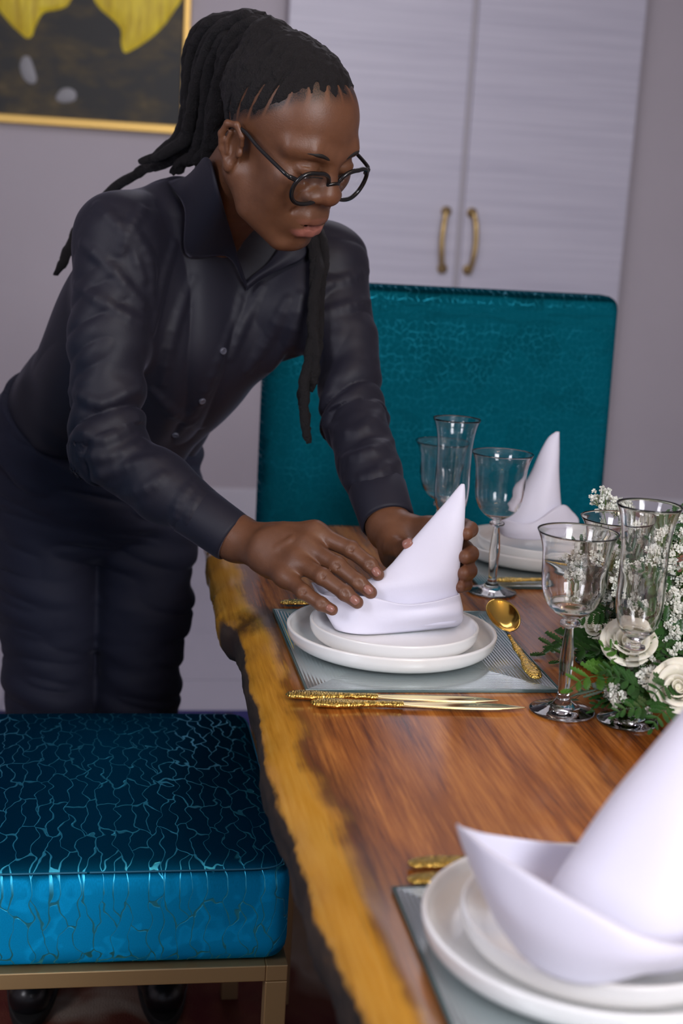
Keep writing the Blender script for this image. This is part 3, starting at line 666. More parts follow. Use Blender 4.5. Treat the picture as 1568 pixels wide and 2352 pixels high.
FR = [((1480, 1590, 1.62), (1400, 1560, 1.60), (0, -.6, .8), False), ((1500, 1620, 1.60), (1420, 1640, 1.59), (0, -.5, .85), False), ((1470, 1560, 1.64), (1385, 1545, 1.63), (0, -.5, .8), False), ((1540, 1560, 1.62), (1500, 1600, 1.58), (0, -.7, .6), False), ((1500, 1420, 1.74), (1440, 1400, 1.72), (0, -.8, .5), False), ((1560, 1280, 1.80), (1500, 1240, 1.79), (0, -.8, .5), False), ((1390, 1320, 1.87), (1330, 1250, 1.88), (0, -.8, .4), False), ((1440, 1555, 1.66), (1325, 1575, 1.62), (0, -.5, .9), True), ((1445, 1560, 1.655), (1395, 1490, 1.64), (.2, -.8, .5), True), ((1470, 1500, 1.68), (1372, 1500, 1.665), (0, -.4, .9), False), ((1480, 1490, 1.69), (1420, 1440, 1.69), (0, -.8, .5), False),
      ((1440, 1600, 1.62), (1335, 1600, 1.66), (0, -.3, .95), False), ((1460, 1600, 1.62), (1370, 1625, 1.63), (0, -.3, .95), False), ((1500, 1600, 1.62), (1460, 1640, 1.60), (0, -.5, .8), False), ((1540, 1610, 1.60), (1500, 1665, 1.57), (0, -.5, .8), False), ((1440, 1560, 1.66), (1450, 1620, 1.62), (0, -.7, .6), True), ((1410, 1490, 1.88), (1260, 1520, 1.87), (0, -.4, .9), False), ((1400, 1470, 1.89), (1280, 1485, 1.90), (0, -.4, .9), False), ((1400, 1500, 1.86), (1290, 1545, 1.84), (0, -.4, .9), False),
      ((1560, 1480, 1.70), (1490, 1400, 1.69), (0, -.8, .5), False), ((1568, 1430, 1.72), (1500, 1350, 1.72), (0, -.8, .5), False), ((1540, 1380, 1.76), (1470, 1320, 1.74), (0, -.8, .5), False), ((1480, 1330, 1.80), (1430, 1250, 1.80), (0, -.8, .4), False), ((1450, 1350, 1.85), (1330, 1290, 1.88), (0, -.8, .4), False), ((1520, 1560, 1.66), (1450, 1580, 1.62), (0, -.6, .7), False), ((1590, 1500, 1.68), (1520, 1540, 1.64), (0, -.6, .7), False), ((1500, 1460, 1.70), (1550, 1540, 1.64), (0, -.7, .6), False),
      ((1510, 1260, 1.84), (1560, 1180, 1.84), (0, -.8, .4), False), ((1400, 1400, 1.85), (1330, 1430, 1.84), (0, -.5, .8), False), ((1620, 1640, 1.62), (1560, 1690, 1.60), (0, -.5, .8), False), ((1480, 1530, 1.67), (1500, 1480, 1.65), (0, -.8, .4), True), ((1600, 1420, 1.75), (1640, 1330, 1.75), (0, -.8, .5), False)]
for i, (b, t_, u, lt) in enumerate(FR): put_frond(at(*b), at(*t_), u, lt, i)
# leafy base that hides the foam
parts = []
for k in range(420):
    a = rs.rand()*2*math.pi; r = math.sqrt(rs.rand()); p = np.array([.80+r*math.cos(a)*.15, 1.66+r*math.sin(a)*.20, TZ+.012+(1-r*r)*.165*rs.rand()**.7]); V, F = leaflet(.04+.02*rs.rand(), .012)
    y, pt_ = rs.rand()*6.28, (rs.rand()-.3)*.9; Rm = np.array(Matrix.Rotation(y, 3, 'Z') @ Matrix.Rotation(-pt_, 3, 'Y'))
    L_ = np.array([p+Rm @ np.array(v) for v in V]); L_[:, 2] = np.maximum(L_[:, 2], TZ+.0015); parts.append((L_, F))
o = obj('foliage', *join(parts), M['fern'], fl, wc=True); o['kind'] = 'stuff'
bm = bmesh.new(); bx(bm, .70, .92, 1.52, 1.82, TZ+.0005, TZ+.06, .02); bm_obj('flower_foam', bm, mat('foam', (.02, .06, .02, 1), .9), fl, wc=True)
# baby's breath
def floret_mesh(seed):
    r = np.random.RandomState(seed); V, F = [], []
    for k in range(11):
        z = -.25+1.15*(k+.5)/11; a = k*2.4+r.rand(); d = np.array([math.cos(a)*math.sqrt(max(0, 1-z*z*.8)), math.sin(a)*math.sqrt(max(0, 1-z*z*.8)), z]); d /= np.linalg.norm(d)
        u, v, w = basis(d); L = .0042+.0014*r.rand(); o = len(V)
        V += [d*.0008, d*L*.7+u*.0017+v*.0004, d*L+u*.0007, d*L-u*.0009+v*.0005, d*L*.7-u*.0017]; F += [(o, o+1, o+2), (o, o+2, o+3), (o, o+3, o+4)]
    o = len(V); V += [(0, 0, -.0028), (.0013, 0, -.0005), (-.0006, .0011, -.0005), (-.0006, -.0011, -.0005)]; F += [(o, o+1, o+2), (o, o+2, o+3), (o, o+3, o+1)]
    return mesh('baby_breath_floret', V, F)
fl_me = [floret_mesh(i) for i in range(4)]
for m_ in fl_me: m_.materials.append(M['floret'])
spots = []       # clusters of blossoms along the sprigs: pixel, depth, spread, count
CL = [(1385, 1150, 1.90, 30, 16), (1420, 1165, 1.90, 25, 10), (1310, 1290, 1.88, 28, 16), (1335, 1330, 1.87, 28, 16), (1300, 1325, 1.89, 22, 8), (1360, 1250, 1.90, 30, 10), (1420, 1300, 1.84, 36, 20), (1460, 1240, 1.84, 36, 18), (1500, 1300, 1.76, 44, 26), (1540, 1250, 1.78, 44, 26), (1440, 1340, 1.77, 40, 22), (1395, 1280, 1.80, 36, 18), (1555, 1390, 1.70, 36, 20), (1470, 1400, 1.72, 30, 14), (1340, 1290, 1.84, 30, 14), (1320, 1345, 1.83, 26, 10), (1500, 1220, 1.86, 36, 14), (1560, 1330, 1.78, 36, 18), (1520, 1370, 1.76, 32, 16), (1450, 1370, 1.82, 30, 12), (1550, 1430, 1.72, 26, 10),
      (1535, 1450, 1.69, 30, 12), (1550, 1500, 1.66, 24, 8), (1480, 1530, 1.65, 28, 10), (1510, 1545, 1.64, 22, 8), (1405, 1590, 1.62, 20, 8), (1420, 1610, 1.61, 18, 7), (1480, 1560, 1.63, 22, 7), (1490, 1635, 1.60, 10, 2), (1380, 1440, 1.72, 14, 3), (1590, 1220, 1.82, 40, 16), (1600, 1380, 1.74, 40, 14), (1450, 1190, 1.90, 26, 8), (1400, 1360, 1.85, 26, 8), (1372, 1215, 1.92, 22, 6)]
stems = []
for px, py, d, sp, cnt in CL:
    root = at(1490+(px-1490)*.35, 1530+(py-1530)*.25, d+.03)
    hub = at(px, py+sp*.9, d+.006); P = spline([root, (root*.5+hub*.5)+(rs.rand(3)-.5)*.012, hub], 8); stems.append(tube(P, .0007, 4, False))
    for k in range(int(cnt*2.3)):
        a, r = rs.rand()*6.28, math.sqrt(rs.rand())*sp; p = at(px+r*math.cos(a), py+r*math.sin(a), d+(rs.rand()-.5)*.03)
        spots.append((p, d)); stems.append(tube(spline([hub, hub*.45+p*.55+(rs.rand(3)-.5)*.004, p], 5), .00045, 4, False))
o = obj('baby_breath_stems', *join(stems), M['stem'], fl, wc=True); o['kind'] = 'stuff'
spots.sort(key=lambda s: s[1]); rest = []
for i, (p, d) in enumerate(spots):
    n = rs.rand(3)*[1.4, 1, 1]-[.7, 1.0, .1]; s = .75+.4*rs.rand()
    if i < 290:
        o = link('baby_breath_floret', fl_me[i % 4], None, fl, smooth=False); to(o, p, n, s, rs.rand()*6)
    else:
        me = fl_me[i % 4]; u, v, w = basis(n); rest.append(([p+(u*q.co[0]+v*q.co[1]+w*q.co[2])*s for q in me.vertices], [tuple(f.vertices) for f in me.polygons]))
if rest: o = obj('baby_breath_blossoms', *join(rest), M['floret'], fl, smooth=False, wc=True); o['kind'] = 'stuff'

# ------------------------------------------------------------------ sculpting: smooth unions of round cones and ellipsoids, meshed with surface nets
f4 = np.float32
class Sdf:
    def __init__(s): s.ops = []
    def add(s, fn, c, r, k=0.0, mode='u'): s.ops.append((fn, np.asarray(c, f4), float(r), float(k), mode)); return s
    def cone(s, a, b, ra, rb, k=.01, mode='u'):
        a, b = np.asarray(a, f4), np.asarray(b, f4); ba = b-a; L2 = float(ba@ba)+1e-12; a, ba = a.astype(f4), ba.astype(f4)
        def fn(P):
            pa = P-a; t = np.clip((pa@ba)/f4(L2), 0, 1); q = pa-t[:, None]*ba; return np.sqrt(np.einsum('ij,ij->i', q, q))-(f4(ra)+t*f4(rb-ra))
        return s.add(fn, (a+b)/2, math.sqrt(L2)/2+max(ra, rb), k, mode)
    def chain(s, pts, rad, k=.01, mode='u', kk=.003):
        # a run of cones: joined softly to one another (kk), then to the rest (k)
        pts = [np.asarray(p, f4) for p in pts]; rad = list(rad) if hasattr(rad, '__len__') else [rad]*len(pts)
        A = np.array(pts[:-1]); B = np.array(pts[1:]); BA = B-A; L2 = (BA*BA).sum(1)+1e-12; rad0 = np.array(rad[:-1]); rad1 = np.array(rad[1:])
        def fn(P):
            d = None; ids = range(len(A))
            if len(A) > 1 and 300 < len(P) < 9000:      # leave out the segments that lie far from this block
                c0 = P[len(P)//2]; Rb = float(np.abs(P[0]-c0).max()+np.abs(P[-1]-c0).max())*.9
                pc = c0-A; tc = np.clip((pc*BA).sum(1)/L2, 0, 1); dc = np.linalg.norm(pc-tc[:, None]*BA, axis=1)-np.minimum(rad0, rad1)-np.abs(rad1-rad0)*0
                ids = np.nonzero(dc < dc.min()+2*Rb+kk+np.abs(rad1-rad0).max())[0]
            for i in ids:
                pa = P-A[i]; t = np.clip((pa@BA[i])/L2[i], 0, 1); q = pa-t[:, None]*BA[i]; e = np.sqrt(np.einsum('ij,ij->i', q, q))-(f4(rad[i])+t*f4(rad[i+1]-rad[i]))
                if d is None: d = e
                else:
                    h = np.maximum(kk-np.abs(d-e), 0)/kk if kk else 0; d = np.minimum(d, e)-h*h*kk*.25
            return d
        c = (np.min(pts, 0)+np.max(pts, 0))/2; r = max(np.linalg.norm(p-c)+q for p, q in zip(pts, rad)); return s.add(fn, c, r, k, mode)
    def ell(s, c, r, k=.01, mode='u', R=None, T=None):
        # ellipsoid with radii r; R: columns are its axes
        c = np.asarray(c, f4); r = np.asarray(r, f4); A = None if R is None else np.asarray(R, f4)
        def fn(P):
            p = P-c
            if A is not None: p = p@A
            a = p/r; k0 = np.sqrt(np.einsum('ij,ij->i', a, a))+1e-9; b = a/r; k1 = np.sqrt(np.einsum('ij,ij->i', b, b))+1e-9; return k0*(k0-1)/k1
        return s.add(fn, c, float(max(r)), k, mode)
    def __call__(s, P, cull=None):
        P = np.asarray(P, f4); d = np.full(len(P), 1e3, f4)
        for i, (fn, c, r, k, mode) in enumerate(s.ops):
            if cull is not None and not cull[i]: continue
            if mode == 'd': d = d+fn(P)
            else:
                e = fn(P)
                if mode == 'u':
                    if k > 0: h = np.maximum(k-np.abs(d-e), 0)/k; d = np.minimum(d, e)-h*h*k*f4(.25)
                    else: d = np.minimum(d, e)
                else:
                    if k > 0: h = np.maximum(k-np.abs(-d-e), 0)/k; d = np.maximum(d, -e)+h*h*k*f4(.25)
                    else: d = np.maximum(d, -e)
        return d
    def grad(s, P, h=.0008):
        P = np.asarray(P, f4); g = np.stack([s(P+np.eye(3, dtype=f4)[i]*f4(h))-s(P-np.eye(3, dtype=f4)[i]*f4(h)) for i in range(3)], 1); return g/(np.linalg.norm(g, axis=1)[:, None]+1e-12)
    def hit(s, px, py, d0=1.4, n=70):
        # first point of the surface along the line of sight through a pixel
        r = _F+_R*((px-784)/FOC)+_U*(-(py-1176)/FOC); r = r/np.linalg.norm(r); t = d0
        for _ in range(n):
            e = float(s((CAM+r*t)[None])[0])
            if e < .0003: break
            t += e*.8
            if t > 4: return None
        return CAM+r*t
    def project(s, P, off=0.0):
        P = np.array(P, f4)
        for _ in range(6): P = P-s.grad(P)*(s(P)-f4(off))[:, None]
        return P
    def mesh(s, name, h, lo, hi, B=16):
        lo, hi = np.asarray(lo, float), np.asarray(hi, float); n = np.ceil((hi-lo)/(h*B)).astype(int)
        Cs = np.array([o[1] for o in s.ops]); Rs = np.array([o[2] for o in s.ops]); Ks = np.array([o[3] for o in s.ops]); dis = np.array([o[4] == 'd' for o in s.ops])
        I = np.stack(np.meshgrid(*[np.arange(q) for q in n], indexing='ij'), -1).reshape(-1, 3)
        ctr = (lo+(I+.5)*h*B).astype(f4); keep = np.ones(len(I), bool); rad = h*B*.87
        dd = np.concatenate([s(ctr[i:i+20000]) for i in range(0, len(ctr), 20000)]); I = I[np.abs(dd) < rad*1.35+.012]
        g1 = np.arange(-1, B+1); G = np.stack(np.meshgrid(g1, g1, g1, indexing='ij'), -1).reshape(-1, 3); m = B+2
        VID, VP, Q = [], [], []; N = n*B+4
        gid = lambda c: (c[:, 0]+2)*(N[1]*N[2])+(c[:, 1]+2)*N[2]+(c[:, 2]+2)
        for b in I:
            base = b*B; c0 = lo+(b+.5)*h*B
            dist = np.linalg.norm(Cs-c0, axis=1)-Rs; cull = dis | (dist < rad+h*2+np.maximum(Ks, .004)*1.5+.012)
            D = s((lo+(G+base)*h), cull).reshape(m, m, m)
            if D.min() > 0 or D.max() < 0: continue
            # cell (i,j,k) spans the samples i..i+1 (array index); cells 1..B here are owned, 0 belongs to the neighbour
            S = D < 0
            cnt = np.zeros((m-1,)*3, np.int32); acc = np.zeros((m-1, m-1, m-1, 3))
            sl = lambda o: tuple(slice(q, q+m-1) for q in o)
            for ax in range(3):
                oth = [q for q in range(3) if q != ax]
                for u in (0, 1):
                    for v in (0, 1):
                        o0 = [0, 0, 0]; o0[oth[0]] = u; o0[oth[1]] = v; o1 = list(o0); o1[ax] = 1
                        a, c = D[sl(o0)], D[sl(o1)]; x = (a < 0) != (c < 0)
                        t = np.where(x, a/np.where(x, a-c, 1), 0); cnt += x
                        for q in range(3): acc[..., q] += np.where(x, (t if q == ax else o0[q]), 0)
            own = np.zeros_like(cnt, bool); own[:B, :B, :B] = True   # cells -1..B-2 relative to base
            w = np.argwhere((cnt > 0) & own)
            if len(w): VID.append(gid(w-1+base)); VP.append(lo+(w-1+base+acc[w[:, 0], w[:, 1], w[:, 2]]/cnt[w[:, 0], w[:, 1], w[:, 2]][:, None])*h)
            for ax in range(3):
                oth = [(ax+1) % 3, (ax+2) % 3]; o1 = [slice(1, B+1)]*3; o2 = list(o1); o2[ax] = slice(2, B+2)
                a, c = S[tuple(o1)], S[tuple(o2)] if True else None
                e = np.argwhere(a != c)
                if not len(e): continue
                ins = a[e[:, 0], e[:, 1], e[:, 2]]; cell = e+base; e1 = np.zeros(3, int); e1[oth[0]] = 1; e2 = np.zeros(3, int); e2[oth[1]] = 1
                q = np.stack([gid(cell-e1-e2), gid(cell-e2), gid(cell), gid(cell-e1)], 1); q[~ins] = q[~ins][:, ::-1]; Q.append(q)
        VID = np.concatenate(VID); VP = np.concatenate(VP); Q = np.concatenate(Q); o = np.argsort(VID); VID = VID[o]; VP = VP[o]
        ix = np.clip(np.searchsorted(VID, Q), 0, len(VID)-1); ok = (VID[ix] == Q).all(1); F = ix[ok]
        me = bpy.data.meshes.new(name); me.vertices.add(len(VP)); me.vertices.foreach_set('co', VP.astype(f4).ravel())
        me.loops.add(len(F)*4); me.loops.foreach_set('vertex_index', F.astype(np.int32).ravel()); me.polygons.add(len(F)); me.polygons.foreach_set('loop_start', np.arange(len(F), dtype=np.int32)*4)
        me.update(calc_edges=True); me.validate(); s.V = VP; return me
_NT = np.random.RandomState(5).rand(64, 64, 64).astype(np.float32)
def vnoise(P):
    P = np.asarray(P, np.float32)+np.float32(640); i = P.astype(np.int32); f = P-i; f = f*f*(3-2*f); i &= 63; j = (i+1) & 63
    x0, y0, z0, x1, y1, z1 = i[:, 0], i[:, 1], i[:, 2], j[:, 0], j[:, 1], j[:, 2]; fx, fy, fz = f[:, 0], f[:, 1], f[:, 2]
    a = _NT[x0, y0, z0]; a = a+(_NT[x1, y0, z0]-a)*fx; b = _NT[x0, y1, z0]; b = b+(_NT[x1, y1, z0]-b)*fx
    c = _NT[x0, y0, z1]; c = c+(_NT[x1, y0, z1]-c)*fx; d = _NT[x0, y1, z1]; d = d+(_NT[x1, y1, z1]-d)*fx
    a = a+(b-a)*fy; c = c+(d-c)*fy; return a+(c-a)*fz

# ------------------------------------------------------------------ the person: skeleton
HO = np.array([.232, 1.959, 1.397]); HS = 1.0415
HR = np.array([[.794, .555, .250], [.597, -.630, -.496], [.118, -.543, .831]])    # columns: her left, her front, her up
hd = lambda x, y, z: HO+HR@(np.array([x, y, z])*HS)
PEL = at(212, 1010, 2.42); NECK = at(480, 500, 2.13)
SHR, ELR, WRR = at(258, 545, 2.05), at(240, 1025, 2.03), at(545, 1242, 1.970)
SHL, ELL, WRL = at(765, 612, 2.22), at(815, 965, 2.13), at(893, 1208, 1.985)
HIPR, KNR, ANR = at(110, 1140, 2.42), at(114, 1580, 2.46), np.array([-.079, 2.37, .10])
HIPL, KNL, ANL = at(338, 1140, 2.45), at(314, 1580, 2.49), np.array([.128, 2.36, .10])
AX = NECK-PEL; AXL = np.linalg.norm(AX); AX = AX/AXL
LAT = SHL-SHR; LAT = LAT-AX*(LAT@AX); LAT /= np.linalg.norm(LAT); FRT = np.cross(LAT, AX); FRT = -FRT if FRT@_F > 0 else FRT
tor = lambda t, l=0.0, f=0.0: PEL+AX*(t*AXL)+LAT*l+FRT*f
TB = np.stack([LAT, FRT, AX], 1)

body = Sdf()
def hell(c, r, k=.012, mode='u', rot=None):
    A = HR if rot is None else HR@np.array(Matrix.Rotation(rot[1], 3, rot[0])); body.ell(hd(*c), np.array(r)*HS, k, mode, A)
def hch(pts, rad, k=.008, mode='u', kk=.003): body.chain([hd(*p) for p in pts], [q*HS for q in rad], k, mode, kk)
# head
hell((0, -.012, .052), (.072, .094, .080), 0)
hell((0, .028, .056), (.060, .055, .060), .03)
hell((0, .036, -.012), (.058, .056, .066), .03)
for s in (-1, 1):
    hell((s*.043, .062, .000), (.022, .024, .022), .02)
    hell((s*.036, .050, -.034), (.024, .028, .030), .025)
    hch([(s*.052, .004, -.035), (s*.046, .030, -.066), (s*.018, .072, -.088)], [.020, .018, .016], .025)
hell((0, .040, -.052), (.046, .050, .040), .02)
hell((0, .076, -.086), (.019, .017, .015), .016)
hell((0, .078, -.046), (.032, .029, .029), .018)
for s in (-1, 1): hch([(s*.012, .085, .043), (s*.034, .081, .049), (s*.054, .062, .044)], [.008, .0085, .008], .018)
for s in (-1, 1): hell((s*.033, .102, .024), (.020, .017, .013), .016, 's')
hch([(0, .085, .036), (0, .094, .014), (0, .1020, .000)], [.0090, .0110, .0130], .012)
hell((0, .1035, -.002), (.0165, .0135, .0125), .010)
for s in (-1, 1):
    hell((s*.0185, .0940, -.0075), (.0120, .0130, .0100), .008)
    hell((s*.0095, .1010, -.0150), (.0055, .0065, .0040), .004, 's')
    hch([(s*.022, .100, -.012), (s*.033, .088, -.034)], [.002, .002], .006, 's')          # smile fold
    hell((s*.032, .0785, .0245), (.0165, .0145, .0125), .004)                                # the lowered lid over the eye
    hch([(s*.017, .0905, .0195), (s*.032, .0935, .0165), (s*.047, .084, .0195)], [.0011, .0013, .0011], .002, 's')   # lash line
    hch([(s*.017, .090, .030), (s*.032, .0915, .034), (s*.048, .081, .031)], [.0010, .0012, .0010], .003, 's')   # lid crease
# lips, slightly parted
hch([(-.033, .077, -.0425), (-.013, .0975, -.0390), (0, .0995, -.0405), (.013, .0975, -.0390), (.033, .077, -.0425)], [.0040, .0066, .0064, .0066, .0040], .007)
hch([(-.032, .078, -.0460), (-.012, .0955, -.0605), (0, .0975, -.0620), (.012, .0955, -.0605), (.032, .078, -.0460)], [.0035, .0078, .0086, .0078, .0035], .006)
hch([(-.033, .084, -.0440), (-.012, .103, -.0498), (0, .105, -.0505), (.012, .103, -.0498), (.033, .084, -.0440)], [.0010, .0034, .0042, .0034, .0010], .002, 's')
hch([(-.010, .094, -.0500), (.010, .094, -.0500)], [.0045, .0045], .002, 's')
hch([(-.010, .100, -.0725), (0, .102, -.0735), (.010, .100, -.0725)], [.003, .004, .003], .008, 's')
# ears
for s in (-1, 1):
    hell((s*.0735, -.008, .000), (.0060, .0150, .0270), .006)
    hell((s*.0800, -.007, .003), (.0055, .0095, .0175), .004, 's')
    hch([(s*.0755, .006, .010), (s*.0790, .004, .022), (s*.0820, -.008, .031), (s*.0845, -.021, .025), (s*.0845, -.025, .008), (s*.0815, -.019, -.010), (s*.0775, -.010, -.020)], [.0030, .0036, .0042, .0044, .0042, .0038, .0036], .003)
    hch([(s*.0800, -.015, .017), (s*.0805, -.016, .003), (s*.0785, -.010, -.010)], [.0025, .0028, .0028], .004)
    hell((s*.0765, -.003, -.025), (.0048, .0075, .0080), .005)
    hell((s*.0755, .0075, -.001), (.0035, .0040, .0060), .004)
# neck and upper chest
_n0 = len(body.ops)
body.chain([hd(0, -.028, -.030), hd(0, -.034, -.085)*.45+(NECK+AX*.02)*.55, NECK-AX*.03], [.052, .052, .046], .02)
body.chain([hd(-.05, -.01, -.035), tor(.95, -.02, .044)], [.010, .009], .03)
body.chain([hd(.05, -.01, -.035), tor(.95, .02, .044)], [.010, .009], .03)
NECK_OPS = body.ops[_n0:]
body.chain([NECK-AX*.02, tor(.78, 0, .045), tor(.55, 0, .02)], [.046, .055, .058], .04)
body.chain([tor(.90, -.10, .02), tor(.89, -.02, .052), tor(.89, .02, .052), tor(.90, .10, .02)], [.012, .013, .013, .012], .03)
# slim inner figure carried inside the clothes
body.chain([tor(.6), tor(.3), tor(0)], [.06, .055, .06], .03)
body.chain([tor(.86), SHR*.92+tor(.86)*.08, SHR*.4+ELR*.6, ELR, ELR*.3+WRR*.7], [.05, .036, .030, .026, .024], .03)
body.chain([tor(.86), SHL*.92+tor(.86)*.08, SHL*.4+ELL*.6, ELL, ELL*.3+WRL*.7], [.05, .036, .030, .026, .024], .03)
body.chain([tor(0), HIPR, KNR, ANR], [.055, .05, .035, .028], .03)
body.chain([tor(0), HIPL, KNL, ANL], [.055, .05, .035, .028], .03)
# her right hand: wrist, palm, four fingers bent over the napkin, thumb behind it
WR0 = ELR*.12+WRR*.88
def finger(pts, rad, k=.006): body.chain(pts, rad, k, 'u', .002)
RH = dict(index=[(723, 1225, 1.885), (806, 1262, 1.862), (849, 1297, 1.848), (868, 1320, 1.842)],
          middle=[(704, 1255, 1.872), (774, 1299, 1.842), (823, 1338, 1.828), (851, 1361, 1.824)],
          ring=[(680, 1289, 1.862), (740, 1324, 1.826), (792, 1362, 1.812), (820, 1384, 1.810)],
          little=[(655, 1323, 1.855), (696, 1359, 1.824), (737, 1387, 1.812), (763, 1401, 1.810)])
RH = {k: [(x, y, d+.022) for x, y, d in v] for k, v in RH.items()}
RR = dict(index=(.0130, .0113, .0100, .0083), middle=(.0133, .0117, .0103, .0086), ring=(.0127, .0110, .0099, .0083), little=(.0112, .0097, .0087, .0074))
for k_, pts in RH.items():
    finger([at(*p) for p in pts], RR[k_])
    b0 = at(*pts[0]); body.chain([WR0*.22+WRR*.78, b0*.5+WRR*.5, b0], [.019, .0175, RR[k_][0]+.0018], .018)
    for j, rr in ((1, 1.04), (2, 1.03)): body.ell(at(*pts[j]), [RR[k_][j]*rr]*3, .004)
body.chain([WR0, WRR], [.0265, .0265], .02); body.chain([WR0-np.array([0, 0, .0]), WRR+_U*.010], [.022, .0215], .02)
pc = at(645, 1272, 1.915); body.ell(pc, (.040, .032, .017), .02, 'u', np.stack([_R*.86-_U*.5, _R*.5+_U*.86, _F], 1))
finger([at(625, 1262, 1.95), at(690, 1290, 1.948), at(752, 1325, 1.932), at(800, 1352, 1.915)], (.020, .0145, .0115, .0090), .012)
for k_ in ('index', 'middle', 'ring'):   # tendons over the back of the hand
    b0 = at(*RH[k_][0]); body.chain([WRR*.75+b0*.25+_U*.017-_F*.008, WRR*.4+b0*.6+_U*.014-_F*.008, b0+_U*.009-_F*.006], [.0028, .0032, .0040], .010)
body.chain([at(585, 1245, 1.937), at(630, 1252, 1.904), at(655, 1268, 1.890)], [.002, .0024, .002], .008)
body.chain([at(598, 1268, 1.932), at(640, 1262, 1.894), at(668, 1240, 1.890)], [.002, .0022, .002], .008)
# skin folds over the knuckles
for k_ in RH:
    for j in (1, 2):
        p = np.array(RH[k_][j]); q = np.array(RH[k_][j+1]); u = (q-p)[:2]/np.linalg.norm((q-p)[:2]); v = np.array([-u[1], u[0]])
        for o in (-4.5, 0, 4.5):
            a_ = p[:2]+u*o; w_ = 8 if j == 1 else 6; body.chain([at(*(a_-v*w_), p[2]-RR[k_][j]*.95), at(*a_, p[2]-RR[k_][j]*1.07), at(*(a_+v*w_), p[2]-RR[k_][j]*.95)], [.0004, .0006, .0004], .0020, 's')
# her left hand behind the napkin, fingers closing round its right edge
LH = dict(index=[(990, 1214, 1.915), (1066, 1212, 1.905), (1079, 1216, 1.880), (1071, 1226, 1.860)],
          middle=[(988, 1250, 1.912), (1066, 1262, 1.900), (1080, 1272, 1.872), (1068, 1279, 1.853)],
          ring=[(980, 1282, 1.912), (1060, 1302, 1.900), (1077, 1311, 1.872), (1065, 1317, 1.853)],
          little=[(968, 1308, 1.912), (1046, 1334, 1.900), (1068, 1343, 1.874), (1057, 1348, 1.856)])
LH = {k: [(x, y, d+.018) for x, y, d in v] for k, v in LH.items()}
for k_, pts in LH.items():
    finger([at(*p) for p in pts], [r*q for r, q in zip(RR[k_], (1.05, 1.1, 1.1, 1.1))])
    b0 = at(*pts[0]); body.chain([WRL, b0*.5+WRL*.5, b0], [.021, .018, RR[k_][0]+.0015], .016)
WL0 = ELL*.12+WRL*.88; body.chain([WL0, WRL], [.025, .025], .02); body.chain([WL0+_U*-.012, WRL-_U*.012], [.020, .020], .02)
finger([at(898, 1225, 1.965), at(905, 1255, 1.935), at(922, 1262, 1.905), at(938, 1250, 1.880)], (.0190, .0150, .0118, .0095), .012)
body.ell(at(900, 1262, 1.955), (.019, .028, .018), .012, 'u', np.stack([_R, _U, _F], 1))
person_origin = np.array([.02, 2.38, 0.0])
me = body.mesh('person', .0018, body_lo := np.array([-.30, 1.55, .05]), np.array([.62, 2.62, 1.62]))
def skin():
    m = mat('dark_skin', (.11, .045, .022, 1), .42); t = NT(m)
    a = t.n('ShaderNodeAttribute', dict(attribute_name='lip')).outputs['Fac']; h = t.n('ShaderNodeAttribute', dict(attribute_name='scalp')).outputs['Fac']; pl = t.n('ShaderNodeAttribute', dict(attribute_name='warm_tint')).outputs['Fac']
    n = t.noise(t.coords(), 45, 4, .6); c = t.mix(n, (.105, .041, .019, 1), (.185, .079, .038, 1))
    c = t.mix(t.math('MULTIPLY', pl, .8), c, (.24, .085, .042, 1)); c = t.mix(t.math('MULTIPLY', a, .85), c, (.42, .15, .12, 1))
    st = t.ramp(t.noise(t.coords(), 700, 2), [(.40, (1, 1, 1, 1)), (.62, (.55, .55, .55, 1))]); c = t.mix(t.math('MULTIPLY', h, st), c, (.006, .005, .006, 1))
    t.l(c, t.b.inputs['Base Color']); t.b.inputs['Subsurface Weight'].default_value = .08; t.b.inputs['Subsurface Radius'].default_value = (.008, .003, .0015); t.b.inputs['Subsurface Scale'].default_value = .6
    t.bump(t.noise(t.coords(), 430, 4, .65), .22, .0013); return m
M['skin'] = skin()
def set_attr(me, nm, v):
    a = me.attributes.new(nm, 'FLOAT', 'POINT'); a.data.foreach_set('value', np.asarray(v, np.float32))
def sstep(a, b, x): t = np.clip((x-a)/(b-a), 0, 1); return t*t*(3-2*t)
V = body.V; loc = (V-HO)@HR/HS
nearh = (np.abs(loc) < .2).all(1)
lx, ly, lz = np.abs(loc[:, 0]), loc[:, 1], loc[:, 2]
lipu = 1-sstep(.7, 1.05, np.sqrt((lx/.031)**2+((lz+.0430)/.0085)**2)); lipl = 1-sstep(.75, 1.05, np.sqrt((lx/.029)**2+((lz+.0605)/.0120)**2))
set_attr(me, 'lip', nearh*(ly > .074)*np.maximum(lipu*.25, lipl*.75))
flu = np.exp(-((loc-np.array([0, .118, -.01]))**2).sum(1)/.018**2)*.5
for p in LH.values(): flu += np.exp(-((V-at(*p[3]))**2).sum(1)/.012**2)*.5
for p in RH.values(): flu += np.exp(-((V-at(*p[3]))**2).sum(1)/.011**2)*.35
set_attr(me, 'warm_tint', np.clip(flu, 0, 1))  # warmer, redder tone at nose tip and fingertips
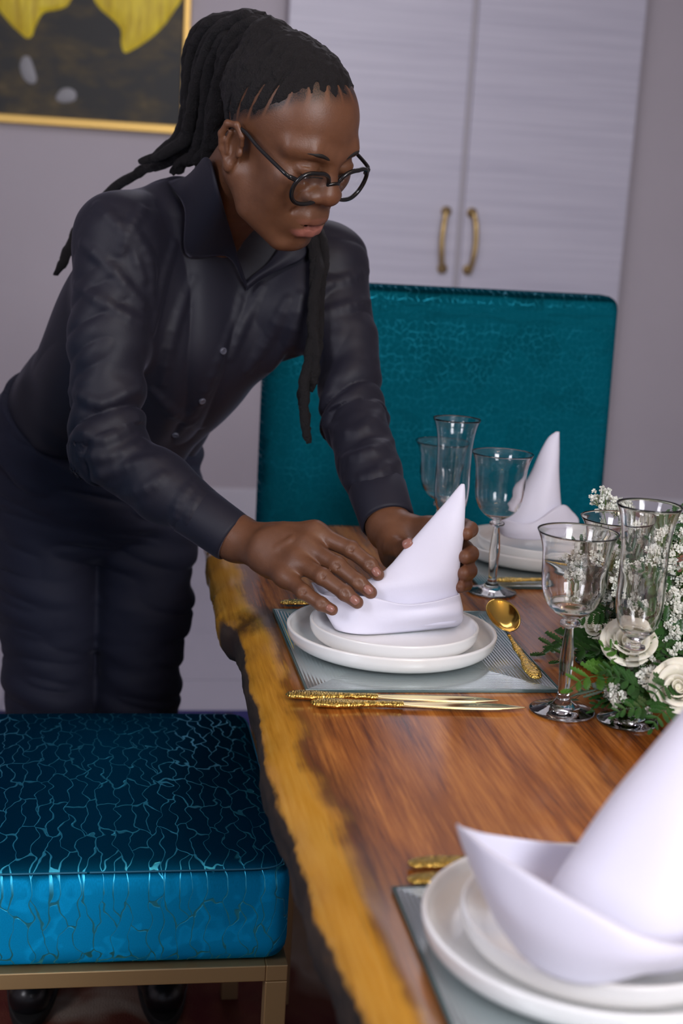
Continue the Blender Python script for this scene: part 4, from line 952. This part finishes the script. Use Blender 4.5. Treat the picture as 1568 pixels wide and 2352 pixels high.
# hairline: height over azimuth in head space
AZ = np.array([0, 20, 45, 62, 78, 92, 105, 120, 150, 180.0]); HZ = np.array([.109, .107, .093, .070, .044, .037, .016, -.012, -.045, -.052])
az = np.degrees(np.arctan2(lx, ly+.012)); hl = np.interp(az, AZ, HZ)
PH = np.array([8, 26, 44, 60, 76, 92, 108, 124, 142, 160, 178.0]); gap = np.abs(az[:, None]-PH[None]).min(1)/9.0
part_line = sstep(.62, .86, gap)*(1-sstep(.030, .055, lz-hl))
set_attr(me, 'scalp', nearh*sstep(-.006, .010, lz-hl)*(1-.85*part_line))
person = link('person', me, M['skin']); me.transform(Matrix.Translation(-Vector(person_origin))); person.location = person_origin
tag(person, 'person in black shirt with tied-back locs bending over the table to set a napkin', 'person')
def part(name, V, F, m, parent=None, smooth=True):
    o = obj(name, V, F, m, None, smooth); o.parent = parent or person
    if parent is None: o.matrix_parent_inverse = Matrix.Translation(-Vector(person_origin))
    return o
def part_me(name, me, m):
    o = link(name, me, m); o.parent = person; o.matrix_parent_inverse = Matrix.Translation(-Vector(person_origin)); return o

# ---- shirt
def cloth_mat(nm, c, rough, sheen, grain):
    m = mat(nm, c, rough); t = NT(m); t.b.inputs['Sheen Weight'].default_value = sheen; t.b.inputs['Specular IOR Level'].default_value = .32; t.b.inputs['Sheen Roughness'].default_value = .35; t.b.inputs['Sheen Tint'].default_value = (.55, .55, .75, 1)
    t.bump(t.noise(t.coords(), grain, 3), .16, .0012); return m
M['shirt'] = cloth_mat('black_cotton', (.0125, .0122, .0215, 1), .55, .14, 900)
M['collar'] = cloth_mat('black_cotton_double', (.0130, .0130, .0230, 1), .58, .14, 900)
M['jeans'] = cloth_mat('dark_trouser_twill', (.0135, .0150, .0320, 1), .75, .15, 1100)
_T = np.array([[-.10, .176, .135, 0], [.05, .172, .132, .004], [.18, .168, .134, .012], [.36, .166, .142, .026], [.55, .170, .150, .034], [.72, .172, .142, .032], [.85, .158, .112, .016], [.96, .108, .074, -.002], [1.05, .062, .050, -.006]])
TT, TA, TBk, TO = np.stack([np.interp(np.linspace(-.10, 1.05, 400), spline(_T, 400)[:, 0], spline(_T, 400)[:, c]) if c else np.linspace(-.10, 1.05, 400) for c in range(4)])
for _a in (TA, TBk, TO): _a[20:-20] = np.convolve(_a, np.ones(41)/41, 'valid')
def torso_fn(lo, hi, grow=0.0):
    def fn(P):
        q = P-PEL.astype(f4); t0 = q@AX.astype(f4)/f4(AXL); t = np.clip(t0, lo, hi); a = np.interp(t, TT, TA).astype(f4)+grow; b = np.interp(t, TT, TBk).astype(f4)+grow
        u = (q@LAT.astype(f4))/a; v = (q@FRT.astype(f4)-np.interp(t, TT, TO).astype(f4))/b
        k0 = np.sqrt(u*u+v*v)+1e-6; k1 = np.sqrt((u/a)**2+(v/b)**2)+1e-6; d = np.maximum(k0*(k0-1)/k1, (k0-1)*np.minimum(a, b)*.8) if False else k0*(k0-1)/k1; d = np.where(k0 < .3, -b*.7, d); dz = np.abs(t0-t)*f4(AXL); return np.where(dz > 0, np.sqrt(np.maximum(d, 0)**2+dz*dz)+np.minimum(d, 0)*0, d)
    return fn
shirt = Sdf()
shirt.add(torso_fn(.06, 1.03), tor(.5), .48)
shirt.ell(at(640, 730, 2.19), (.055, .06, .08), .06, 'u', TB)
UPR = SHR*.5+ELR*.5; UPL = SHL*.5+ELL*.5
CFR = ELR*.30+WRR*.70; CFL = ELL*.28+WRL*.72
shirt.chain([tor(.93, -.055, -.015), SHR+LAT*.012, UPR, ELR, ELR*.55+WRR*.45, CFR], [.058, .066, .057, .054, .046, .039], .05, 'u', .02)
shirt.chain([tor(.93, .055, -.015), SHL-LAT*.012, UPL, ELL, ELL*.5+WRL*.5, CFL], [.058, .062, .050, .049, .044, .038], .05, 'u', .02)
def ridge(n, w=.0): return 1-np.abs(2*n-1)
arm_segs = [(SHR, ELR), (ELR, WRR), (SHL, ELL), (ELL, WRL)]
def wrinkle(P):
    out = np.zeros(len(P), f4)
    P64 = P.astype(float); dmin = np.full(len(P), 1e3); val = np.zeros(len(P))
    for i, (a, b) in enumerate(arm_segs):
        ba = b-a; L = np.linalg.norm(ba); D = ba/L
        if len(P) < 9000:
            c0 = P64[len(P)//2]; tc = np.clip((c0-a)@D, 0, L)
            if np.linalg.norm(c0-a-D*tc) > .17: continue
        s_ = (P64-a)@D; t = np.clip(s_/L, 0, 1); q = P64-a-t[:, None]*ba; dist = np.linalg.norm(q, axis=1)
        ux = np.cross(D, (.3, .8, .52)); ux /= np.linalg.norm(ux); vx = np.cross(D, ux); x, y = q@ux, q@vx
        n1 = ridge(vnoise(np.stack([s_/.036+x/.075+i*7, x/.11, y/.10], 1)))**2.2-.32; n2 = vnoise(np.stack([s_/.016-x/.05, x/.05+i*3, y/.05], 1))-.5
        e = np.exp(-((t-(1 if i % 2 == 0 else 0))/.38)**2); v = (n1*(.0042+.0085*e)+n2*.0032*(.4+e))
        if i % 2: v = v*np.where(t > .72, .25, 1)
        m = dist < dmin; val = np.where(m, v, val); dmin = np.minimum(dmin, dist)
    q = P64-PEL; l, f, ax = q@LAT, q@FRT, q@AX
    nt = ridge(vnoise(np.stack([l/.055+ax/.20+3, ax/.22-l/.5, f/.12], 1)))**2-.33; n3 = vnoise(np.stack([l/.03+ax/.12, ax/.10, f/.05+9], 1))-.5
    low = np.exp(-((ax/AXL-.12)/.22)**2); vt = nt*.0085*(1+.5*low)+n3*.0020+low*(vnoise(np.stack([l/.10, ax/.035, f/.10], 1))-.5)*.006
    w = np.clip((dmin-.058)/.03, 0, 1); return (val*(1-w)+vt*w).astype(f4)
shirt.add(wrinkle, PEL, 9, 0, 'd')
def folds(S, lists, r=.0055, sink=.0035, k=.012, mode='u'):
    for pl in lists:
        pts = [S.hit(*p) for p in spline(np.array(pl, float), 7)]; pts = [p for p in pts if p is not None]
        if len(pts) < 3: continue
        tot = np.linalg.norm(np.diff(pts, axis=0), axis=1)
        if tot.max() > .12: continue
        g = S.grad(np.array(pts)); pts = [p-n*sink for p, n in zip(pts, g)]; m = len(pts); S_new.append((pts, [r*(.35+.65*math.sin(math.pi*(i+.4)/(m-.2))) for i in range(m)], k, mode))
S_new = []
folds(shirt, [[(222, 470), (290, 540), (330, 640)], [(188, 560), (262, 625), (328, 700)], [(172, 655), (245, 700), (326, 742)], [(300, 520), (345, 600), (352, 700)], [(175, 985), (240, 1010), (318, 965)], [(190, 1050), (255, 1048), (330, 1012)], [(205, 1105), (290, 1072), (345, 1052)], [(250, 1150), (335, 1122), (372, 1092)], [(398, 1205), (415, 1150), (445, 1112)], [(430, 1215), (440, 1170), (462, 1130)], [(160, 900), (230, 930), (320, 890)],
              [(742, 655), (800, 640), (845, 622)], [(738, 720), (800, 702), (848, 692)], [(745, 980), (820, 992), (880, 945)], [(755, 1060), (830, 1042), (902, 1012)], [(790, 1112), (850, 1092), (915, 1062)], [(810, 1160), (872, 1132), (925, 1112)],
              [(440, 640), (400, 760), (372, 880)], [(400, 560), (372, 650), (352, 760)], [(660, 690), (620, 770), (570, 850)], [(690, 680), (660, 790), (600, 880)], [(600, 660), (560, 740), (530, 820)], [(350, 900), (400, 950), (460, 980)], [(100, 700), (60, 770), (30, 800)], [(330, 480), (300, 520), (280, 580)]])
for pts, rr, k, mode in S_new: shirt.chain(pts, rr, k, mode)
# placket
pk = [shirt.hit(*p) for p in spline(np.array([(560, 668), (535, 735), (508, 815), (462, 922), (402, 1000)], float), 14)]
pn = shirt.grad(np.array(pk)); shirt.chain([p-n*.0135 for p, n in zip(pk, pn)], .0150, .003)
# neck opening and the open V below it
bust = Sdf(); bust.ops = list(shirt.ops)+NECK_OPS
shirt.chain([hd(0, -.03, -.06), NECK+AX*.035, NECK+AX*.0], [.055, .052, .026], .01, 's')
vtop, vbot = at(602, 540, 2.0), pk[0]
shirt.chain([vtop, vtop*.5+vbot*.5+FRT*.004, vbot+FRT*.010], [.024, .013, .004], .006, 's')
sh_me = shirt.mesh('shirt', .0024, np.array([-.35, 1.65, .70]), np.array([.70, 2.65, 1.50])); shirt_o = part_me('shirt', sh_me, M['shirt']); shirt_o['label'] = 'black buttoned shirt with long sleeves'
def sub(name, V, F, m, parent, smooth=True): return part(name, V, F, m, parent, smooth)
# cuffs: double cloth bands closing the sleeves
for a, b, w in ((ELR, WRR, .0365), (ELL, WRL, .0370)):
    D = (b-a)/np.linalg.norm(b-a); c0, c1 = CFR-D*.012 if w < .0368 else CFL-D*.012, (b-D*.006)
    ux = np.cross(D, _U); ux /= np.linalg.norm(ux); vx = np.cross(D, ux); V = []
    for t, r in ((0, w+.0035), (.04, w+.0055), (.5, w+.0035), (.94, w+.0022), (1, w+.0010), (1, w-.0025), (.6, w-.002)):
        for k in range(48): q = 2*math.pi*k/48; V.append(c0+(c1-c0)*t+ux*r*math.cos(q)*1.0+vx*r*math.sin(q)*.94)
    sub('cuff', V, grid_faces(7, 48, True), M['collar'], shirt_o)
# collar: a stand round the neck and two wings
def skin_pt(px, py, lift=.006):
    p = body.hit(px, py); return None if p is None else p-_F*lift
def touch(S, px, py, d=2.08):
    p = S.hit(px, py); return p if p is not None else S.project([at(px, py, d)])[0].astype(float)
def wing(top, bot):
    A = [touch(bust, *p) for p in top]; B = [touch(bust, *p) for p in bot]; A = [p+n*.010 for p, n in zip(A, bust.grad(np.array(A), .004))]; B = [p+n*.0085 for p, n in zip(B, bust.grad(np.array(B), .004))]
    mid = bust.project([(a+b)/2 for a, b in zip(A, B)], .013)
    o = sub('collar', *patch([A, mid, B], 14, 30), M['collar'], shirt_o); mod(o, 'SOLIDIFY', thickness=.0028, offset=0); return o
wing([(430, 372), (492, 365), (514, 440), (534, 540), (557, 648)], [(385, 430), (438, 478), (428, 583), (520, 581), (562, 664)])
wing([(655, 540), (640, 568), (615, 605), (585, 630), (557, 650)], [(712, 560), (696, 598), (655, 618), (600, 648), (562, 668)])
ring = []
for k in range(40):
    q = R_(-115+230*k/39)+math.pi; ring.append((math.cos(q), math.sin(q)))
V = []
for i, (h_, r) in enumerate(((-.045, .072), (-.015, .070), (.018, .068))):
    for cx, cy in ring: V.append(NECK+AX*h_+FRT*(cx*r)+LAT*(cy*r))
o = sub('collar', V, grid_faces(3, 40), M['collar'], shirt_o); mod(o, 'SOLIDIFY', thickness=.003, offset=0); mod(o, 'SUBSURF', levels=1, render_levels=2)
M['button'] = mat('dark_button', (.10, .10, .13, 1), .22)
for px, py in ((512, 806), (464, 921), (402, 998)):
    p = shirt.hit(px, py); n = shirt.grad(p[None])[0]; u, v, w = n, None, None
    b1 = np.cross(n, (.2, .3, .9)); b1 /= np.linalg.norm(b1); b2 = np.cross(n, b1); L_ = []
    for r, z in ((.0003, .0026), (.0030, .0024), (.0040, .0030), (.0052, .0028), (.0056, .0018), (.0054, -.001)):
        for k in range(16): q = 2*math.pi*k/16; L_.append(p+n*z+b1*r*math.cos(q)+b2*r*math.sin(q))
    sub('button', L_, grid_faces(6, 16, True), M['button'], shirt_o)

# ---- trousers
tr = Sdf()
tr.add(torso_fn(-.04, .10, .006), tor(.05), .30)
tr.ell(PEL*.5+(HIPR+HIPL)*.25-_U*.01, (.178, .150, .15), .05, 'u', np.stack([_R, _F, _U], 1))
tr.chain([HIPR, HIPR*.45+KNR*.55, KNR, KNR*.5+ANR*.5, ANR], [.098, .088, .076, .068, .060], .02, 'u', .02)
tr.chain([HIPL, HIPL*.45+KNL*.55, KNL, KNL*.5+ANL*.5, ANL], [.096, .086, .073, .068, .060], .012, 'u', .02)
def twr(P):
    P = P.astype(float); n = ridge(vnoise(np.stack([P[:, 0]/.14, P[:, 1]/.16, P[:, 2]/.026+P[:, 0]/.12], 1)))**2-.33; m = vnoise(np.stack([P[:, 0]/.05, P[:, 1]/.05, P[:, 2]/.014], 1))-.5
    return (n*.0085+m*.0026).astype(f4)
tr.add(twr, PEL, 9, 0, 'd')
t_me = tr.mesh('trousers', .0030, np.array([-.36, 2.0, .06]), np.array([.40, 2.75, 1.12])); tr_o = part_me('trousers', t_me, M['jeans']); tr_o['label'] = 'dark slim trousers creased across the thighs'

# ---- shoes
M['leather'] = mat('black_leather', (.010, .010, .012, 1), .28); M['sole'] = mat('black_rubber_sole', (.012, .012, .012, 1), .7)
for nm, A_, toe in (('shoe', ANR, np.array([-.090, 2.095, .0145])), ('shoe', ANL, np.array([.126, 2.085, .0145]))):
    heel = np.array([A_[0]+.004, A_[1]+.065, .0145]); d = toe-heel; s = Sdf(); pt_ = lambda t, z, x=0.0: heel+d*t+np.array([x, 0, z])
    s.chain([pt_(.12, .040), pt_(.45, .045), pt_(.75, .038), pt_(.90, .034)], [.034, .037, .040, .033], 0, 'u', .01)
    s.chain([pt_(.20, .05), A_+np.array([0, .0, .03])], [.040, .046], .03); s.chain([pt_(.55, .062), A_+np.array([0, -.035, .02])], [.026, .034], .03)
    for q in range(5): c = pt_(.48+.07*q*.8, .085-.008*q); s.chain([c+np.array([-.022, 0, -.004]), c+np.array([.022, .0, -.004])], .0035, .004)
    for q in range(3): c = pt_(.70+.04*q, .072-.006*q); s.chain([c+np.array([-.04, .008, -.02]), c, c+np.array([.04, .008, -.02])], .003, .008, 's')
    so = part_me(nm, s.mesh(nm, .0032, np.minimum(toe, A_)-[.07, .05, .0]+[0, 0, .006], np.maximum(heel, A_)+[.07, .07, .09]), M['leather'])
    S2 = []; 
    for z, gr in ((.0145, .002), (.030, .004), (.032, .0)):
        for k in range(40):
            q = 2*math.pi*k/40; t = .5-.56*math.cos(q); S2.append(heel+d*t+np.array([math.sin(q)*(.034+.008*sstep(.3, .75, t)+gr), 0, z-.0145]))
    V = S2; F = grid_faces(3, 40, True)+[tuple(range(39, -1, -1)), tuple(range(80, 120))]; part('sole', V, F, M['sole'], so, False)

# ---- hair: rows of locs drawn back to a high bundle, the ends hanging down
M['hair'] = mat('black_locs', (.0062, .0052, .0066, 1), .6, **{'Specular IOR Level': .45})
_t = NT(M['hair']); _t.bump(_t.noise(_t.coords(), 420, 4, .7), 1.0, .004);
hair = Sdf(); KNOT = (0, -.088, .100)
HEADOPS = body.ops[:2]
def cap(P):
    d = None
    for fn, c_, r_, k, md in HEADOPS:
        e = fn(P)
        if d is None: d = e
        else: h = np.maximum(k-np.abs(d-e), 0)/k; d = np.minimum(d, e)-h*h*k*f4(.25)
    q = (P.astype(float)-HO)@HR/HS; a_ = np.degrees(np.arctan2(np.abs(q[:, 0]), q[:, 1]+.012)); up = q[:, 2]-np.interp(a_, AZ, HZ)
    pl = sstep(.66, .84, np.abs(a_[:, None]-PH[None]).min(1)/9.0)*(1-sstep(.040, .060, up))
    return (d-(-.0035+.0062*sstep(-.004, .026, up)*(1-pl)-.0030*pl)).astype(f4)
hair.add(cap, HO, .3)
ph = [8, 26, 44, 60, 76, 92, 108, 124, 142, 160, 178]
first = False
for q in [s_*a for a in ph for s_ in (-1, 1)]:
    z0 = np.interp(abs(q), AZ, HZ)+.034; r0 = .1; p0 = np.array([math.sin(R_(q))*.085, math.cos(R_(q))*.10-.012, z0])
    pts = [p0+(np.array(KNOT)-p0)*t+np.array([0, 0, .10*math.sin(math.pi*t)*(1 if abs(q) < 120 else .15)])*(1 if t < 1 else 0) for t in np.linspace(0, .92, 8)]
    W_ = body.project(np.array([hd(*p) for p in pts]), 0.0); G_ = body.grad(W_); W_ = W_+G_*np.array([-.0110, -.0068, -.0040, -.0030, -.0025, -.0015, 0, .001])[:, None]
    hair.chain(list(W_), [.0105, .0112, .0112, .0108, .0105, .0100, .0098, .0095], 0 if first else .0015); first = False
hair.ell(hd(0, -.085, .105), (.030, .026, .026), .02, 'u', HR)
hair.add(lambda P: ((vnoise(P.astype(float)/.0042)-.5)*.0026+(vnoise(P.astype(float)/.011)-.5)*.0032).astype(f4), HO, 9, 0, 'd')
hme = hair.mesh('hair', .0020, HO-.2, HO+.24); hair_o = part_me('hair', hme, M['hair']); hair_o['label'] = 'black locs drawn back in rows to a high bundle'
def loc_strand(pl, r=.0105, seed=0):
    pl = [(x, y+max(0, 90-y)*.26, d) for x, y, d in pl]
    P = np.array([at(*p) for p in pl]); Q = spline(P, 70); rr = np.random.RandomState(seed); n = 12
    T = np.gradient(Q, axis=0); T /= np.linalg.norm(T, axis=1)[:, None]; Q = Q+np.stack([vnoise(np.stack([np.arange(70)*.22+seed*5.3, np.full(70, a*9.1+.5), np.full(70, .5)], 1))-.5 for a in range(3)], 1)*.010
    prof = r*(.82+.36*vnoise(np.stack([np.arange(70)*.55, np.full(70, seed+.5), np.full(70, .5)], 1))); prof[-8:] *= np.linspace(1, .45, 8)
    V, F = tube(Q, prof, n); V = np.array(V); V = V+(vnoise(V/.005)-.5)[:, None]*.0035*np.sign(rr.rand()-.1); part('dreadlock', V, F, M['hair'], hair_o)
LK = [[(612, 95, 1.93), (570, 35, 1.97), (500, 30, 2.02), (450, 75, 2.06), (432, 150, 2.09), (428, 240, 2.11), (415, 310, 2.13), (380, 345, 2.15), (325, 372, 2.17)],
      [(618, 100, 1.92), (560, 50, 1.95), (505, 60, 1.99), (468, 120, 2.03), (452, 200, 2.06), (446, 280, 2.09), (420, 325, 2.12), (370, 358, 2.15)],
      [(620, 105, 1.91), (570, 70, 1.93), (520, 90, 1.97), (487, 150, 2.01), (473, 230, 2.04), (465, 310, 2.07), (445, 360, 2.10), (400, 380, 2.13)],
      [(625, 110, 1.90), (580, 85, 1.92), (535, 120, 1.95), (508, 180, 1.98), (492, 260, 2.01), (480, 330, 2.05), (468, 395, 2.08)],
      [(630, 100, 1.90), (600, 45, 1.92), (545, 30, 1.95), (490, 85, 1.99), (462, 160, 2.03), (440, 260, 2.07), (425, 320, 2.10), (350, 362, 2.15)],
      [(640, 105, 1.89), (610, 55, 1.91), (560, 55, 1.93), (520, 110, 1.96), (500, 190, 2.00), (484, 280, 2.04), (470, 350, 2.08), (430, 372, 2.11)],
      [(640, 98, 1.90), (600, 28, 1.94), (540, 20, 1.98), (470, 55, 2.03), (440, 130, 2.07), (436, 220, 2.09), (432, 300, 2.11), (405, 335, 2.13), (345, 365, 2.16)],
      [(630, 90, 1.92), (590, 50, 1.95), (540, 70, 1.98), (500, 120, 2.02), (470, 210, 2.06), (456, 300, 2.09), (440, 350, 2.11)],
      [(620, 110, 1.92), (585, 110, 1.94), (545, 150, 1.97), (520, 210, 2.00), (500, 290, 2.03), (488, 360, 2.06)],
      [(600, 120, 1.94), (550, 130, 1.97), (515, 200, 2.02), (505, 290, 2.06), (495, 360, 2.09), (478, 430, 2.11)],
      [(590, 130, 1.96), (540, 160, 1.99), (500, 240, 2.05), (478, 330, 2.09), (455, 400, 2.12), (425, 430, 2.14)],
      [(600, 110, 1.97), (520, 130, 2.02), (475, 220, 2.08), (450, 310, 2.12), (420, 370, 2.15), (395, 400, 2.16)],
      [(640, 80, 1.90), (620, 40, 1.92), (580, 30, 1.94), (545, 55, 1.96), (520, 100, 1.98)],
      [(670, 470, 2.16), (715, 560, 2.13), (722, 680, 2.11), (716, 780, 2.10), (700, 880, 2.10), (700, 950, 2.10), (706, 1022, 2.11)],
      [(690, 470, 2.18), (742, 560, 2.14), (735, 680, 2.12), (728, 790, 2.11), (704, 870, 2.11), (688, 935, 2.11)],
      [(700, 480, 2.17), (728, 600, 2.12), (718, 720, 2.10), (722, 830, 2.10), (715, 900, 2.11)],
      [(440, 330, 2.11), (385, 372, 2.17), (310, 400, 2.235), (235, 455, 2.275), (180, 525, 2.285), (150, 590, 2.275), (127, 628, 2.27)]]
for i, pl in enumerate(LK): loc_strand(pl, .0105 if i < 13 else .0082, i)

# ---- brows, lashes, nails
M['brow'] = mat('black_brow_hair', (.010, .007, .006, 1), .7)
for s in (-1, 1):
    P = body.project(np.array([hd(s*x, y, z) for x, y, z in ((.016, .1, .0455), (.026, .1, .0500), (.039, .095, .0515), (.050, .08, .0475))]), -.0016); Q = spline(P, 24)
    V, F = tube(Q, .0030*np.sin(np.linspace(.5, 3.0, 24))**.6, 8); part('eyebrow', V, F, M['brow'])
    P = body.project(np.array([hd(s*x, y, z) for x, y, z in ((.017, .096, .0190), (.026, .099, .0165), (.038, .097, .0160), (.048, .089, .0190))]), .0008); V, F = tube(spline(P, 20), .0011, 6); part('eyelashes', V, F, M['brow'])
M['teeth'] = mat('teeth', (.55, .50, .42, 1), .3)
V, F = rbox(.022, .004, .006, .0015, 4); part('teeth', [hd(v[0]/HS, .0930+v[1]/HS-90*v[0]**2*.1, -.0475+v[2]/HS) for v in V], F, M['teeth'])
M['nail'] = mat('fingernail', (.30, .135, .105, 1), .25)
def nail(p, tipdir, out, w, l):
    n = out/np.linalg.norm(out); d = tipdir-n*(tipdir@n); d /= np.linalg.norm(d); x = np.cross(d, n); V = []
    for i in range(9):
        for j in range(9):
            a, b = i/8*2-1, j/8*2-1; ww = w*math.sqrt(max(0, 1-max(0, abs(a)-.35)**2*1.9)); V.append(p+d*a*l+x*b*ww+n*(.0012-.0026*b*b-.0012*a*a))
    o = part('fingernail', V, grid_faces(9, 9), M['nail']); mod(o, 'SOLIDIFY', thickness=.0008, offset=1)
for k_, q in (('index', (863, 1313)), ('middle', (845, 1354)), ('ring', (814, 1378)), ('little', (758, 1397))):
    p = body.hit(*q); n = body.grad(p[None])[0]; d = at(*RH[k_][3])-at(*RH[k_][2]); nail(p, d, n, .0052 if k_ != 'little' else .0044, .0062 if k_ != 'little' else .0054)
p = body.hit(935, 1249); n = body.grad(p[None])[0]; nail(p, at(938, 1250, 1.88)-at(922, 1262, 1.905), n, .0062, .0068)

# ---- eyeglasses
def lens_mat():
    m = bpy.data.materials.new('spectacle_lens'); m.use_nodes = True; t = NT(m); o = t.t.nodes['Material Output']; t.t.nodes.remove(t.b)
    g = t.n('ShaderNodeBsdfGlossy', None, Roughness=.02); tp = t.n('ShaderNodeBsdfTransparent')
    t.l(t.n('ShaderNodeMixShader', i0=.05, i1=tp.outputs[0], i2=g.outputs[0]).outputs[0], o.inputs[0]); return m
gp = np.array(hd(0, .10, .02)); eg = empty('eyeglasses', gp, 'black round-rimmed eyeglasses on the face of the person', 'glasses')
M['acetate'] = mat('black_acetate', (.008, .008, .009, 1), .18); M['lens'] = lens_mat()
def gpart(nm, V, F, m): return obj(nm, V, F, m, eg, wc=True)
def rim_pt(s, a, k=1.0):
    c, q = math.cos(a), math.sin(a); x = .0362+.0282*k*math.copysign(abs(c)**.86, c); z = .0105+k*(.0222*q+.0035*max(0, c)*q); return np.array([s*x, .1035-1.2*(x-.0362)**2-max(0, x-.0362)*.16, z])
for s in (-1, 1):
    P = np.array([hd(*rim_pt(s, 2*math.pi*k/64)) for k in range(65)]); gpart('rim', *tube(P, .0030, 8, False), M['acetate'])
    V = [hd(*(np.array([s*.0362, .1038, .0105])))]+[hd(*rim_pt(s, 2*math.pi*k/48, .97)) for k in range(48)]; F = [(0, 1+k, 1+(k+1) % 48) for k in range(48)]; o = gpart('lens', V, F, M['lens']); mod(o, 'SOLIDIFY', thickness=.0012, offset=0)
    P = spline(np.array([hd(s*.0625, .096, .0210), hd(s*.0715, .090, .0230), hd(s*.0750, .078, .0245), hd(s*.0775, .035, .0265), hd(s*.0790, .004, .0300), hd(s*.0800, -.018, .022), hd(s*.0790, -.030, .000)]), 50); gpart('temple', *tube(P, np.concatenate([np.full(8, .0034), np.full(42, .0027)]), 8), M['acetate'])
P = spline(np.array([hd(-.0095, .1035, .0145), hd(0, .1065, .0175), hd(.0095, .1035, .0145)]), 16); gpart('bridge', *tube(P, .0024, 8), M['acetate'])
